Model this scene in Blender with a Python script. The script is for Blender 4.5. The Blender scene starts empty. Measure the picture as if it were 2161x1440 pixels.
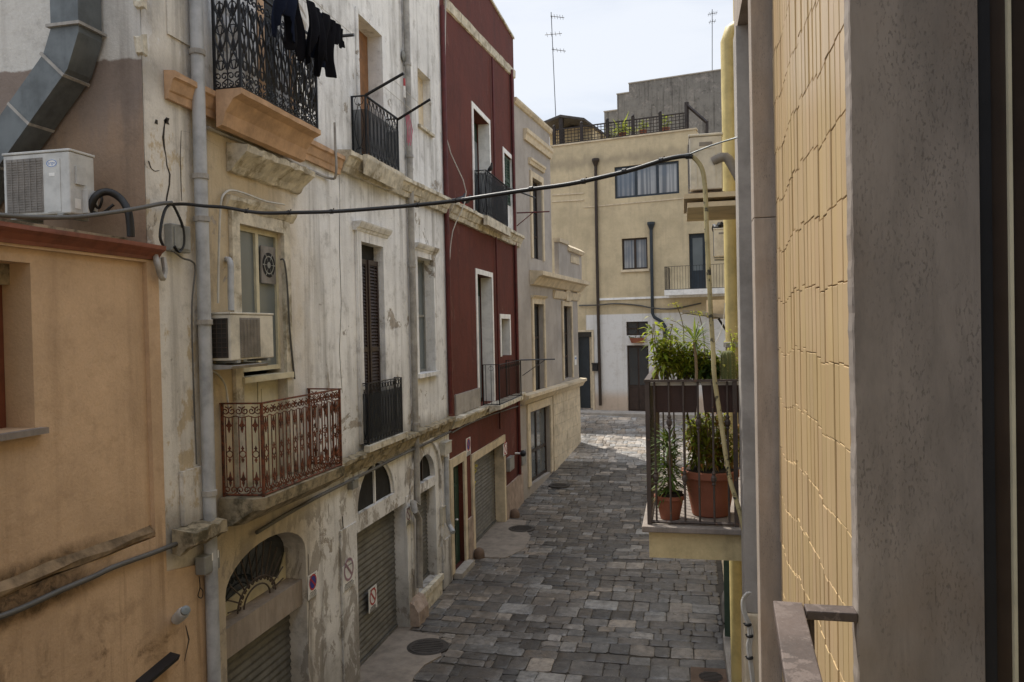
import bpy, math, random
from mathutils import Vector, Matrix, geometry
random.seed(7)
sc = bpy.context.scene
COL = sc.collection
rad = math.radians
rnd = random.uniform

# ------------------------------------------------------------------ camera model (photo size 2161 x 1440)
PW, PH, FPX = 2161.0, 1440.0, 1655.0
YAW, PIT, ROL = rad(12.3), rad(0.87), math.atan(.021)
EYE = 5.42
Fw = Vector((-math.sin(YAW)*math.cos(PIT), math.cos(YAW)*math.cos(PIT), -math.sin(PIT)))
_r0 = Vector((math.cos(YAW), math.sin(YAW), 0)); _u0 = _r0.cross(Fw)
Rt = _r0*math.cos(ROL) - _u0*math.sin(ROL)
Up = _r0*math.sin(ROL) + _u0*math.cos(ROL)
CAMP = Vector((0, 0, EYE))
cam = bpy.data.cameras.new('camera'); camo = bpy.data.objects.new('camera', cam); COL.objects.link(camo)
cam.sensor_width = 36; cam.lens = 36*FPX/PW; cam.clip_start = .05; cam.clip_end = 4000
M = Matrix((Rt, Up, -Fw)).transposed().to_4x4(); M.translation = CAMP
camo.matrix_world = M; sc.camera = camo

def ray(px, py): return Fw + Rt*((px-PW/2)/FPX) - Up*((py-PH/2)/FPX)
def onpl(px, py, P, n):
    d = ray(px, py); n = Vector(n)
    return CAMP + d*((Vector(P)-CAMP).dot(n)/d.dot(n))
def onX(px, py, x): return onpl(px, py, (x,0,0), (1,0,0))
def onY(px, py, y): return onpl(px, py, (0,y,0), (0,1,0))
def onZ(px, py, z): return onpl(px, py, (0,0,z), (0,0,1))

class Plane:
    """a facade: u along t, v up, d outward"""
    def __init__(s, O, t, n): s.O=Vector(O); s.t=Vector(t).normalized(); s.n=Vector(n).normalized()
    def P(s, u, v, d=0): return s.O + s.t*u + Vector((0,0,v)) + s.n*d
    def px(s, x, y, d=0):
        p = onpl(x, y, s.O+s.n*d, s.n)-s.O
        return p.dot(s.t), p.z
    def rect(s, TL, TR, BR, BL, d=0):
        a,b,c,e = [s.px(*q, d) for q in (TL,TR,BR,BL)]
        return ((a[0]+e[0])/2, (b[0]+c[0])/2, (c[1]+e[1])/2, (a[1]+b[1])/2)
def sp(x): return math.log1p(math.exp(x)) if x < 30 else x
def gz(y):
    y = min(y, 44); return .11*sp((y-25.2)/.8)*.8

# ------------------------------------------------------------------ mesh builder
class MB:
    def __init__(s): s.v=[]; s.f=[]; s.c=[]
    def add(s, vs, fs, col=(1,1,1)):
        o=len(s.v); s.v += [tuple(p) for p in vs]
        for f in fs: s.f.append(tuple(i+o for i in f)); s.c.append(col)
        return s
    def box(s, x0,x1,y0,y1,z0,z1, col=(1,1,1)):
        return s.hexa([(x0,y0,z0),(x1,y0,z0),(x1,y1,z0),(x0,y1,z0),(x0,y0,z1),(x1,y0,z1),(x1,y1,z1),(x0,y1,z1)], col)
    def hexa(s, p, col=(1,1,1)):
        return s.add(p, [(0,3,2,1),(4,5,6,7),(0,1,5,4),(1,2,6,5),(2,3,7,6),(3,0,4,7)], col)
    def pbox(s, pl, u0,u1,v0,v1,d0,d1, sl=0, col=(1,1,1)):
        """box on a facade; sl = rise of v from u0 to u1"""
        P=pl.P
        return s.hexa([P(u0,v0,d0),P(u1,v0+sl,d0),P(u1,v0+sl,d1),P(u0,v0,d1),P(u0,v1,d0),P(u1,v1+sl,d0),P(u1,v1+sl,d1),P(u0,v1,d1)], col)
    def prof(s, pl, u0,u1, pr, sl=0, rough=0, seg=1, col=(1,1,1)):
        """extrude a (d,v) profile along u, optional crumbling"""
        n=len(pr); vs=[]; fs=[]
        for k in range(seg+1):
            u=u0+(u1-u0)*k/seg
            for (d,v) in pr:
                j = rough if 0<k<seg or rough else 0
                vs.append(pl.P(u, v+sl*k/seg+rnd(-j,j), d+(rnd(-j,j) if d>.01 else 0)))
        for k in range(seg):
            for i in range(n): fs.append((k*n+i, k*n+(i+1)%n, (k+1)*n+(i+1)%n, (k+1)*n+i))
        fs.append(tuple(range(n))[::-1]); fs.append(tuple(seg*n+i for i in range(n)))
        return s.add(vs, fs, col)
    def tube(s, pts, r, n=8, cap=True, rs=None, col=(1,1,1)):
        pts=[Vector(p) for p in pts]; vs=[]; fs=[]; m=len(pts); a=None
        for i,p in enumerate(pts):
            t=(pts[min(i+1,m-1)]-pts[max(i-1,0)])
            if t.length<1e-9: t=Vector((0,0,1))
            t.normalize()
            if a is None: a = t.orthogonal().normalized()
            else:
                a = a-t*a.dot(t)
                a = a.normalized() if a.length>1e-6 else t.orthogonal().normalized()
            b=t.cross(a); rr=rs[i] if rs else r
            for k in range(n):
                w=2*math.pi*(k+.5)/n; vs.append(p+a*(math.cos(w)*rr)+b*(math.sin(w)*rr))
        for i in range(m-1):
            for k in range(n): fs.append((i*n+k, i*n+(k+1)%n, (i+1)*n+(k+1)%n, (i+1)*n+k))
        if cap: fs.append(tuple(range(n))[::-1]); fs.append(tuple((m-1)*n+k for k in range(n)))
        return s.add(vs, fs, col)
    def lathe(s, c, pr, n=20, col=(1,1,1), ax=None):
        """(r,z) profile about a vertical (or given) axis"""
        c=Vector(c); Q=Vector((0,0,1)).rotation_difference(Vector(ax)) if ax else None
        vs=[]; fs=[]
        for (r,z) in pr:
            for k in range(n):
                w=2*math.pi*k/n; p=Vector((r*math.cos(w), r*math.sin(w), z))
                if Q: p=Q@p
                vs.append(c+p)
        for i in range(len(pr)-1):
            for k in range(n): fs.append((i*n+k, i*n+(k+1)%n, (i+1)*n+(k+1)%n, (i+1)*n+k))
        fs.append(tuple(range(n))[::-1]); fs.append(tuple((len(pr)-1)*n+k for k in range(n)))
        return s.add(vs, fs, col)
    def poly(s, pl, pts, d0, d1, col=(1,1,1)):
        """flat polygon (u,v) thickened from d0 to d1"""
        n=len(pts); vs=[pl.P(u,v,d0) for u,v in pts]+[pl.P(u,v,d1) for u,v in pts]
        fs=[tuple(range(n))[::-1], tuple(range(n,2*n))]+[(i,(i+1)%n,n+(i+1)%n,n+i) for i in range(n)]
        return s.add(vs, fs, col)
    def facade(s, pl, outer, holes, depth, d=0, back=None, thick=0):
        """sheet with openings; each hole's reveal runs inward by depth; optional shell behind"""
        loops=[outer]+holes; allp=[p for l in loops for p in l]
        tr=geometry.tessellate_polygon([[Vector((u,v,0)) for u,v in l] for l in loops])
        s.add([pl.P(u,v,d) for u,v in allp], tr)
        for i,h in enumerate(holes):
            dd = depth[i] if isinstance(depth,(list,tuple)) else depth
            n=len(h); s.add([pl.P(u,v,d) for u,v in h]+[pl.P(u,v,d-dd) for u,v in h], [(k,(k+1)%n,n+(k+1)%n,n+k) for k in range(n)])
        n=len(outer); e = back or thick
        if e:
            s.add([pl.P(u,v,d) for u,v in outer]+[pl.P(u,v,d-e) for u,v in outer], [(k,(k+1)%n,n+(k+1)%n,n+k) for k in range(n)])
            if back: s.add([pl.P(u,v,d-e) for u,v in outer], geometry.tessellate_polygon([[Vector((u,v,0)) for u,v in outer]]))
        return s
    def build(s, name, mat, parent=None, smooth=None):
        me=bpy.data.meshes.new(name); o=bpy.data.objects.new(name, me)
        base=Vector((0,0,0))
        if parent is None and s.v:
            xs,ys,zs=zip(*s.v); base=Vector(((min(xs)+max(xs))/2,(min(ys)+max(ys))/2,min(zs)))
        me.from_pydata([tuple(Vector(p)-base) for p in s.v], [], s.f)
        if any(c!=(1,1,1) for c in s.c):
            at=me.color_attributes.new('tint','FLOAT_COLOR','CORNER')
            k=0; buf=[]
            for pol,c in zip(me.polygons, s.c): buf += [c[0],c[1],c[2],1.0]*pol.loop_total
            at.data.foreach_set('color', buf)
        import bmesh
        bm=bmesh.new(); bm.from_mesh(me); bmesh.ops.recalc_face_normals(bm, faces=bm.faces); bm.to_mesh(me); bm.free()
        if smooth:
            me.polygons.foreach_set('use_smooth',[True]*len(me.polygons)); me.set_sharp_from_angle(angle=rad(smooth))
        me.materials.append(mat); COL.objects.link(o); o.location=base
        if parent is not None:
            o.parent=parent; o.matrix_parent_inverse=Matrix.Translation(-wloc(parent))
        me.update(); return o
def wloc(o):
    v=Vector(o.location)
    while o.parent:
        v = v + (o.matrix_parent_inverse.translation); o=o.parent; v = v+Vector(o.location)
    return v
def tag(o, label=None, cat=None, group=None, kind=None):
    if label: o['label']=label
    if cat: o['category']=cat
    if group: o['group']=group
    if kind: o['kind']=kind
    return o
def thing(name, label, cat, loc, group=None):
    o=bpy.data.objects.new(name,None); COL.objects.link(o); o.location=loc; o.empty_display_size=.2
    return tag(o,label,cat,group)
def copy_tree(o, parent=None):
    c=o.copy(); COL.objects.link(c)
    if parent is not None: c.parent=parent
    for ch in list(o.children): copy_tree(ch, c)
    return c

# ------------------------------------------------------------------ materials
class NT:
    def __init__(s, name):
        s.m=bpy.data.materials.new(name); s.m.use_nodes=True; s.t=s.m.node_tree; s.n=s.t.nodes; s.l=s.t.links
        s.b=s.n['Principled BSDF']; s.out=s.n['Material Output']
        s.pos=s.n.new('ShaderNodeNewGeometry').outputs['Position']
    def link(s,a,b): s.l.new(a,b)
    def noise(s, scale, detail=6, rough=.6, mp=(1,1,1), dist=0, off=(0,0,0)):
        mpn=s.n.new('ShaderNodeMapping'); mpn.inputs['Scale'].default_value=mp; mpn.inputs['Location'].default_value=off; s.link(s.pos,mpn.inputs[0])
        t=s.n.new('ShaderNodeTexNoise'); t.inputs['Scale'].default_value=scale; t.inputs['Detail'].default_value=detail
        t.inputs['Roughness'].default_value=rough; t.inputs['Distortion'].default_value=dist; s.link(mpn.outputs[0],t.inputs['Vector'])
        return t.outputs['Fac']
    def ramp(s, fac, a, b, lo=0., hi=1.):
        m=s.n.new('ShaderNodeMapRange'); m.interpolation_type='SMOOTHSTEP'
        for i,v in zip((1,2,3,4),(a,b,lo,hi)): m.inputs[i].default_value=v
        s.link(fac,m.inputs[0]); return m.outputs[0]
    def mix(s, fac, a, b, mode='MIX'):
        m=s.n.new('ShaderNodeMix'); m.data_type='RGBA'; m.blend_type=mode
        for sock,v in ((m.inputs[0],fac),(m.inputs[6],a),(m.inputs[7],b)):
            if isinstance(v,(int,float)): sock.default_value=v
            elif isinstance(v,tuple): sock.default_value=(*v,1)
            else: s.link(v,sock)
        return m.outputs[2]
    def math(s, op, a, b=0.):
        m=s.n.new('ShaderNodeMath'); m.operation=op
        for sock,v in ((m.inputs[0],a),(m.inputs[1],b)):
            if isinstance(v,(int,float)): sock.default_value=v
            else: s.link(v,sock)
        return m.outputs[0]
    def xyz(s):
        x=s.n.new('ShaderNodeSeparateXYZ'); s.link(s.pos,x.inputs[0]); return x.outputs
    def tint(s, col):
        a=s.n.new('ShaderNodeAttribute'); a.attribute_name='tint'; return s.mix(1.,col,a.outputs['Color'],'MULTIPLY')
    def fin(s, col, rough=.85, bump=None, bs=.3, bd=.01, metal=0, spec=.3):
        if isinstance(col,tuple): s.b.inputs['Base Color'].default_value=(*col,1)
        else: s.link(col,s.b.inputs['Base Color'])
        if isinstance(rough,(int,float)): s.b.inputs['Roughness'].default_value=rough
        else: s.link(rough,s.b.inputs['Roughness'])
        s.b.inputs['Metallic'].default_value=metal; s.b.inputs['Specular IOR Level'].default_value=spec
        if bump is not None:
            bn=s.n.new('ShaderNodeBump'); bn.inputs['Strength'].default_value=bs; bn.inputs['Distance'].default_value=bd
            s.link(bump,bn.inputs['Height']); s.link(bn.outputs[0],s.b.inputs['Normal'])
        return s.m
def _x(): pass
def mul(c,k): return tuple(min(1,x*k) for x in c)

def plaster(name, col, stain=(.16,.12,.08), st=.35, peel=None, pk=.62, base_dirt=.5, sc_=1., zone=None, rough=.9, off=0., gz0=0., damp=None):
    """weathered render: broad blotches, vertical run-off streaks, flaked patches, grime towards the ground"""
    N=NT(name); o=(off,off*.7,off*.3)
    c = N.mix(N.ramp(N.noise(.9*sc_,8,.65,off=o),.3,.72), mul(col,1.08), mul(col,.80))
    if zone: c = zone(N, c)
    c = N.mix(N.math('MULTIPLY',N.ramp(N.noise(3.2*sc_,9,.7,off=o),.5,.72),st*.8), c, stain)
    if peel:
        pn=N.noise(1.15*sc_,10,.68,dist=.6,off=(o[0]+3,o[1],o[2]))
        pf=N.ramp(pn,pk,pk+.025)
        c=N.mix(pf, c, N.mix(N.ramp(N.noise(9,5,.6),.35,.7), peel, mul(peel,.7)))
    stn=N.noise(1.3*sc_,6,.6,mp=(3.2,3.2,.22),off=o)
    c = N.mix(N.math('MULTIPLY',N.ramp(stn,.48,.75),st), c, stain)
    z=N.xyz()[2]
    zz=N.math('ADD',z,N.math('MULTIPLY',N.noise(1.6,7,.65,off=o),-1.6))
    c = N.mix(N.ramp(zz,gz0-.9,gz0+.9,base_dirt,0.), c, mul(stain,.7))
    if damp:
        for (zc,w,k) in damp:
            dz=N.math('ABSOLUTE',N.math('SUBTRACT',N.math('ADD',z,N.math('MULTIPLY',N.noise(2.5,6,.6,mp=(1,1,.4)),w*2)),zc+w))
            c=N.mix(N.ramp(dz,0.,w,k,0.), c, mul(stain,.8))
    fine=N.noise(42,4,.6)
    c = N.mix(1., c, N.mix(fine,(.86,.86,.86),(1.1,1.1,1.1)),'MULTIPLY')
    h = N.math('ADD', N.math('MULTIPLY',N.noise(5,8,.7,off=o),1.0), N.math('MULTIPLY',fine,.25))
    if peel: h = N.math('SUBTRACT',h,N.math('MULTIPLY',pf,.5))
    return N.fin(c, rough, h, .6, .022)
def stone(name, col, dark=.55, sc_=6., rough=.85, pits=.0, tint=False, mp=(1,1,1), moss=None):
    N=NT(name)
    c=N.mix(N.ramp(N.noise(sc_,9,.7,mp),.3,.75), mul(col,1.1), mul(col,dark))
    c=N.mix(N.math('MULTIPLY',N.ramp(N.noise(sc_*.25,6,.6,mp),.45,.75),.5), c, mul(col,.45))
    if moss: c=N.mix(N.math('MULTIPLY',N.ramp(N.noise(3.5,8,.7),.48,.64),.8), c, moss)
    h=N.noise(sc_*3,8,.7,mp)
    if pits:
        p=N.ramp(N.noise(55,3,.5,(1,1,.45),dist=.8),.64,.69)
        c=N.mix(N.math('MULTIPLY',p,pits), c, mul(col,.28)); h=N.math('SUBTRACT',h,p)
    if tint: c=N.tint(c)
    return N.fin(c, rough, h, .5, .012)
def trav(name,col):
    """travertine: soft vertical veining and many small elongated pits"""
    N=NT(name)
    c=N.mix(N.ramp(N.noise(5,9,.7,(1,1,.3)),.3,.72), mul(col,1.18), mul(col,.72))
    c=N.mix(N.math('MULTIPLY',N.ramp(N.noise(13,7,.7,(1.6,1.6,.16),dist=.5),.5,.72),.45), c, mul(col,.62))
    c=N.mix(N.math('MULTIPLY',N.ramp(N.noise(1.6,6,.6),.5,.72),.5), c, (col[0]*.85,col[1]*.72,col[2]*.58))
    p=N.math('MAXIMUM',N.math('MULTIPLY',N.ramp(N.noise(165,3,.6,(1.2,1.2,.42),dist=.35),.56,.64),N.ramp(N.noise(7,6,.65,(1.2,1.2,.35)),.38,.60)),N.ramp(N.noise(40,4,.6,(1.2,1.2,.45),dist=.5),.72,.76))
    c=N.mix(N.math('MULTIPLY',p,.46), c, mul(col,.30))
    h=N.math('SUBTRACT',N.math('MULTIPLY',N.noise(60,6,.7,(1,1,.6)),.5),p)
    return N.fin(c,.75,h,.4,.003)
def paint(name, col, rough=.5, wear=None, wk=.62, metal=0, dirt=.25, bump=.15, spec=.4, tint=False):
    N=NT(name)
    c=N.mix(N.ramp(N.noise(4,7,.65),.35,.75), mul(col,1.08), mul(col,1-dirt*1.2))
    c=N.mix(N.math('MULTIPLY',N.ramp(N.noise(2,6,.6,mp=(4,4,.3)),.5,.75),dirt), c, mul(col,.4))
    if wear: c=N.mix(N.ramp(N.noise(16,8,.7),wk,wk+.06), c, wear)
    if tint: c=N.tint(c)
    r=N.math('ADD',N.math('MULTIPLY',N.noise(9,5,.6),.3),rough-.15)
    return N.fin(c, r, N.noise(30,5,.6), bump, .004, metal, spec)
def glass(name, col=(.02,.025,.03), rough=.08):
    N=NT(name)
    c=N.mix(N.noise(1.5,4,.5), mul(col,.6), mul(col,1.5))
    return N.fin(c, rough, N.noise(1.2,2,.5), .05, .02, 0, .7)
def leafmat(name, col, trans=.45):
    N=NT(name)
    c=N.tint(N.mix(N.noise(25,3,.6), mul(col,.7), mul(col,1.25)))
    N.fin(c,.5,None,spec=.35)
    t=N.n.new('ShaderNodeBsdfTranslucent'); N.link(N.mix(.4,c,(.50,.56,.05)),t.inputs['Color'])
    mx=N.n.new('ShaderNodeMixShader'); mx.inputs[0].default_value=trans
    N.link(N.b.outputs[0],mx.inputs[1]); N.link(t.outputs[0],mx.inputs[2]); N.link(mx.outputs[0],N.out.inputs[0])
    return N.m

def palazzo_zone(N, c):
    """ochre wash near the corner, whiter further along and above the first cornice"""
    x,y,z=N.xyz()
    w=N.math('MULTIPLY',N.noise(1.1,7,.65,mp=(1,1,.6)),2.2)
    fy=N.ramp(N.math('ADD',y,w),9.7,11.6)
    up=N.ramp(N.math('ADD',z,N.math('MULTIPLY',w,.12)),7.95,8.25)
    lowg=N.ramp(N.math('ADD',z,N.math('MULTIPLY',w,.5)),3.2,4.4,.55,0.)
    c=N.mix(N.math('SUBTRACT',1.,N.math('MAXIMUM',fy,up)), c, N.mix(N.noise(2.2,7,.65),(.46,.36,.23),(.66,.56,.40)))
    pale=N.math('MULTIPLY',N.ramp(N.noise(1.7,9,.7,mp=(1,1,.7),off=(5,2,1)),.42,.47),N.ramp(y,7.45,7.25,0.,1.))
    c=N.mix(pale,c,(.72,.68,.61))
    c=N.mix(N.math('MULTIPLY',lowg,N.ramp(N.math('ADD',y,w),11.2,10.2,.25,1.)),c,(.47,.41,.33))
    gp=N.math('MULTIPLY',N.ramp(N.noise(1.9,10,.72,mp=(1,1,.55),dist=.5,off=(1,9,4)),.52,.555),N.ramp(z,3.2,2.9,0.,.75))
    c=N.mix(gp,c,N.mix(N.noise(6,6,.7),(.36,.32,.27),(.24,.21,.175)))
    us_=N.math('MULTIPLY',N.ramp(N.noise(1.2,9,.7,mp=(1.6,1.6,.30),off=(2,3,1)),.50,.68,0.,.55),N.ramp(z,8.2,8.5))
    c=N.mix(us_,c,(.33,.315,.29))
    return c
def orange_zone(N, c):
    x,y,z=N.xyz()
    # exposed rubble band under the recessed panel, only on its left half
    n=N.noise(2.3,8,.7); b=N.math('ABSOLUTE',N.math('SUBTRACT',N.math('ADD',z,N.math('MULTIPLY',n,.25)),3.60))
    f=N.math('MULTIPLY',N.ramp(b,.13,.27,1.,0.),N.ramp(N.math('ADD',y,N.math('MULTIPLY',n,1.2)),6.9,5.9,0.,1.))
    rub=N.mix(N.ramp(N.noise(7,9,.75,dist=1.),.35,.7),(.24,.155,.085),(.03,.02,.012))
    c=N.mix(f,c,rub)
    c=N.mix(N.math('MULTIPLY',N.ramp(N.noise(2.4,7,.6,mp=(3,3,.18),off=(7,1,0)),.52,.7,0.,.5),N.ramp(z,3.9,3.4)),c,(.24,.15,.08))
    f2=N.math('MULTIPLY',N.ramp(N.math('ADD',N.noise(1.6,9,.7,dist=.8),N.math('MULTIPLY',y,-.12)),-.21,-.05),N.ramp(z,3.3,2.7,0.,.9))
    return N.mix(f2,c,(.16,.10,.05))

MT=dict(
 palazzo=plaster('weathered_plaster',(.82,.81,.79),(.20,.18,.155),.6,(.46,.41,.35),.605,.6,zone=palazzo_zone,damp=[(8.0,.35,.45),(3.5,.35,.6)]),
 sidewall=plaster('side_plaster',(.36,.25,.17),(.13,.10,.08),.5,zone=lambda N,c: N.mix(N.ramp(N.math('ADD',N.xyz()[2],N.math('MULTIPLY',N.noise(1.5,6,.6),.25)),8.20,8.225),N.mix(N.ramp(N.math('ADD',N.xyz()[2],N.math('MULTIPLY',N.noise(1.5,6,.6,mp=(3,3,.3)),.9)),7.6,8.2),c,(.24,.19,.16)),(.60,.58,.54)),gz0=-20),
 orange=plaster('orange_plaster',(.59,.41,.255),(.22,.14,.075),.34,None,.6,.7,.8,zone=orange_zone,off=3),
 red=plaster('red_plaster',(.120,.028,.017),(.05,.015,.011),.45,(.16,.058,.040),.60,.7,off=8,rough=.8),
 grey=plaster('grey_plaster',(.41,.37,.33),(.22,.18,.14),.22,None,.6,.3,off=12),
 cream=plaster('cream_plaster',(.57,.47,.305),(.30,.25,.18),.35,None,.6,.25,off=15,gz0=1.3,damp=[(13.4,.5,.5)],
      zone=lambda N,c: N.mix(N.math('MULTIPLY',N.ramp(N.xyz()[2],6.05,6.0,0.,1.),N.ramp(N.xyz()[0],-4.62,-4.58)), c, N.mix(N.ramp(N.xyz()[2],2.5,1.9,0.,1.),(.70,.69,.67),(.62,.50,.40)))),
 yellow=plaster('yellow_plaster',(.52,.41,.20),(.25,.20,.11),.35,None,.6,.4,off=19),
 rawgrey=plaster('raw_cement',(.20,.19,.175),(.07,.065,.06),.9,(.27,.25,.23),.56,0,1.6,off=22,gz0=-5),
 orange_trim=stone('peach_stone',(.55,.355,.215),.72,4),
 cornice=stone('old_limestone',(.66,.60,.48),.6,5,moss=(.22,.18,.11)),
 mossy=stone('mossy_stone',(.36,.30,.20),.45,7,moss=(.07,.06,.035)),
 cream_stone=stone('cream_stone',(.62,.52,.37),.8,4),
 whitetrim=paint('white_trim',(.82,.81,.78),.7,dirt=.16),
 darkplinth=stone('plinth_stone',(.40,.31,.25),.6,4),
 travertine=trav('travertine',(.25,.215,.185)),
 travertine_warm=trav('travertine_warm',(.34,.285,.235)),
 greycement=stone('grey_cement',(.35,.32,.285),.85,5),
 tile=NT('x').m,
 coping=paint('terracotta_paint',(.22,.075,.045),.6,(.30,.16,.10),.68,dirt=.35),
 galv=paint('galvanised_steel',(.145,.16,.165),.5,(.11,.10,.09),.66,.4,.3),
 pvc=paint('grey_plastic_pipe',(.42,.43,.44),.45,dirt=.3),
 pvc_old=paint('aged_pipe',(.36,.34,.31),.5,(.20,.15,.11),.66,dirt=.4),
 iron=paint('black_iron',(.014,.014,.016),.5,dirt=.3),
 rust=paint('rusty_iron',(.17,.052,.022),.75,(.06,.024,.013),.5,dirt=.4,bump=.4),
 rail_brown=paint('brown_railing',(.075,.055,.045),.6,(.15,.08,.05),.6,dirt=.4,bump=.4),
 cable=paint('black_cable',(.014,.013,.012),.5),
 cable_grey=paint('grey_cable',(.10,.095,.085),.5),
 cable_white=paint('white_cable',(.55,.53,.48),.5),
 hose=paint('yellow_sheath',(.46,.39,.20),.6,(.04,.036,.025),.56,dirt=.4),
 wood=paint('brown_shutter',(.26,.12,.045),.55,dirt=.35),
 woodframe=paint('red_brown_frame',(.16,.05,.025),.55,dirt=.3),
 creamframe=paint('cream_aluminium',(.58,.53,.38),.4,dirt=.2),
 darkframe=paint('dark_frame',(.025,.035,.045),.4,dirt=.2),
 brownframe=paint('dark_brown_frame',(.035,.022,.015),.45,dirt=.3),
 greendoor=paint('dark_green_paint',(.014,.045,.030),.45,dirt=.3),
 greenshut=paint('green_shutter',(.05,.085,.060),.5,dirt=.25),
 darkdoor=paint('dark_door',(.045,.028,.022),.5,dirt=.35),
 shutter=paint('grey_roller_shutter',(.155,.152,.14),.5,(.12,.10,.08),.66,.25,.4),
 glass=glass('dark_glass'), glass_grey=glass('frosted_glass',(.12,.14,.145),.3), glass_sky=glass('sky_glass',(.10,.11,.115),.08),
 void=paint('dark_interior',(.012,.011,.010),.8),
 ac=paint('cream_casing',(.62,.58,.49),.45,dirt=.3,wear=(.40,.30,.18),wk=.71),
 ac_white=paint('white_casing',(.54,.54,.52),.45,dirt=.22),
 acgrille=paint('grey_grille',(.24,.22,.20),.6,dirt=.4),
 acdark=paint('dark_coil',(.03,.028,.025),.6),
 plastic_grey=paint('grey_box',(.26,.26,.24),.5,dirt=.3),
 plastic_cream=paint('cream_box',(.50,.47,.40),.5,dirt=.3),
 cloth=paint('black_cloth',(.010,.010,.013),.95,spec=.05),
 cloth_blue=paint('navy_cloth',(.012,.016,.032),.95,spec=.05),
 signw=paint('sign_white',(.78,.77,.74),.5,dirt=.2), signr=paint('sign_red',(.42,.03,.03),.5), signb=paint('sign_blue',(.03,.05,.28),.5), ink=paint('ink',(.07,.07,.07),.6), inkpale=paint('pale_ink',(.35,.22,.26),.6),
 yellowpaint=paint('yellow_spray',(.55,.50,.03),.7),
 logo=paint('logo_blue',(.10,.22,.50),.4),
 terracotta=paint('terracotta_pot',(.30,.105,.058),.7,(.24,.10,.06),.62,dirt=.2),
 brownbox=paint('brown_planter',(.060,.032,.026),.6,dirt=.3),
 soil=paint('soil',(.03,.022,.015),.95),
 leaf=leafmat('leaf',(.20,.25,.035),.55), leafd=leafmat('dark_leaf',(.06,.11,.03),.4), leaf_dry=leafmat('dry_leaf',(.20,.10,.03),.4),
 cactus=paint('cactus_skin',(.10,.11,.035),.8,(.35,.32,.15),.6,bump=.6),
 stem=paint('plant_stem',(.16,.12,.05),.8), bark=paint('palm_stem',(.27,.19,.11),.85),
 feather=paint('pigeon_feather',(.06,.06,.068),.7), pink=paint('pink_string',(.55,.12,.20),.8),
 castiron=stone('cast_iron',(.055,.048,.043),.7,8,.55),
 timber=paint('dark_timber',(.035,.026,.022),.7,dirt=.4), rooftile=paint('dark_roof',(.07,.06,.052),.8,dirt=.4),
 antenna=paint('antenna_metal',(.10,.10,.105),.4,metal=.6),
)
# glazed klinker tiles
N=NT('glazed_tile'); c=N.tint(N.mix(N.noise(6,6,.6,mp=(1,1,.3)),(.43,.305,.16),(.54,.40,.225)))
MT['tile']=N.fin(c,.32,N.noise(18,5,.6),.06,.004,0,.45)
MT['grout']=plaster('tile_backing',(.13,.09,.05),(.08,.05,.03),.3,off=4)
# worn limestone paving
N=NT('paving_stone')
c=N.mix(N.ramp(N.noise(7,9,.75),.3,.75),(.19,.17,.148),(.042,.038,.034))
c=N.tint(c)
c=N.mix(N.math('MULTIPLY',N.ramp(N.noise(.55,8,.65),.43,.62),.7),c,(.055,.050,.046))
c=N.mix(N.math('MULTIPLY',N.ramp(N.noise(38,5,.7),.54,.66),N.ramp(N.noise(2.6,5,.6),.45,.6)),c,N.mix(.45,c,(.42,.40,.37)))
MT['paving']=N.fin(c,N.ramp(N.noise(5,6,.6),.3,.75,.27,.62),N.noise(22,8,.7),.55,.012,0,.5)
MT['joint']=stone('joint_dirt',(.085,.075,.063),.6,9,.95)
MT['apron']=stone('cement_apron',(.27,.23,.19),.65,3,.8)
MT['earth']=stone('ground_earth',(.16,.14,.12),.7,2,.95)
N=NT('net_curtain'); x=N.xyz(); cfold=N.noise(1.,3,.5,mp=(9,9,.12))
c=N.mix(N.ramp(cfold,.35,.65),(.13,.145,.16),(.38,.385,.385)); c=N.mix(N.ramp(N.noise(.5,4,.6),.4,.65,0,.7),c,(.10,.13,.17))
MT['curtain']=N.fin(c,.18,None,spec=.6)
MT['yellow_slab']=plaster('yellow_slab',(.60,.49,.27),(.16,.12,.07),.4,(.22,.18,.12),.70,.0,2.,off=31,gz0=-5)
MT['yellow_pipe']=paint('yellow_pipe',(.54,.44,.19),.5,(.40,.30,.12),.70,dirt=.25)
MT['rail_rust']=paint('rusty_flat_bar',(.085,.062,.052),.62,(.115,.088,.075),.50,dirt=.5,bump=.8)
MT['redpipe']=paint('dark_red_pipe',(.10,.015,.014),.5,dirt=.4)
MT['spine']=paint('cactus_spine',(.45,.38,.18),.6)
MT['castiron_brown']=stone('brown_cover',(.15,.10,.07),.7,5,.8)
SUN_E,SKY_E,CL0,CL1,CLOUD=4.0,.12,.25,.85,(6.6,7.0,7.6)
MT['crack']=paint('crack_shadow',(.05,.042,.034),.95)
SUN_E,SKY_E,CL0,CL1,CLOUD=4.2,.12,.3,.9,(7.0,7.35,7.9)
SUN_E,SKY_E,CL0,CL1,CLOUD=4.8,.125,.3,.9,(7.0,7.3,7.8)
SUN_E,SKY_E,CL0,CL1,CLOUD,ZG=5.0,.132,.25,.9,(7.0,7.3,7.8),2.3
MT['rubble']=stone('exposed_rubble',(.26,.185,.11),.35,6,.95)
SUN_E,SKY_E,CL0,CL1,CLOUD,ZG=5.2,.132,.25,.9,(7.0,7.3,7.8),2.1
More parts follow.
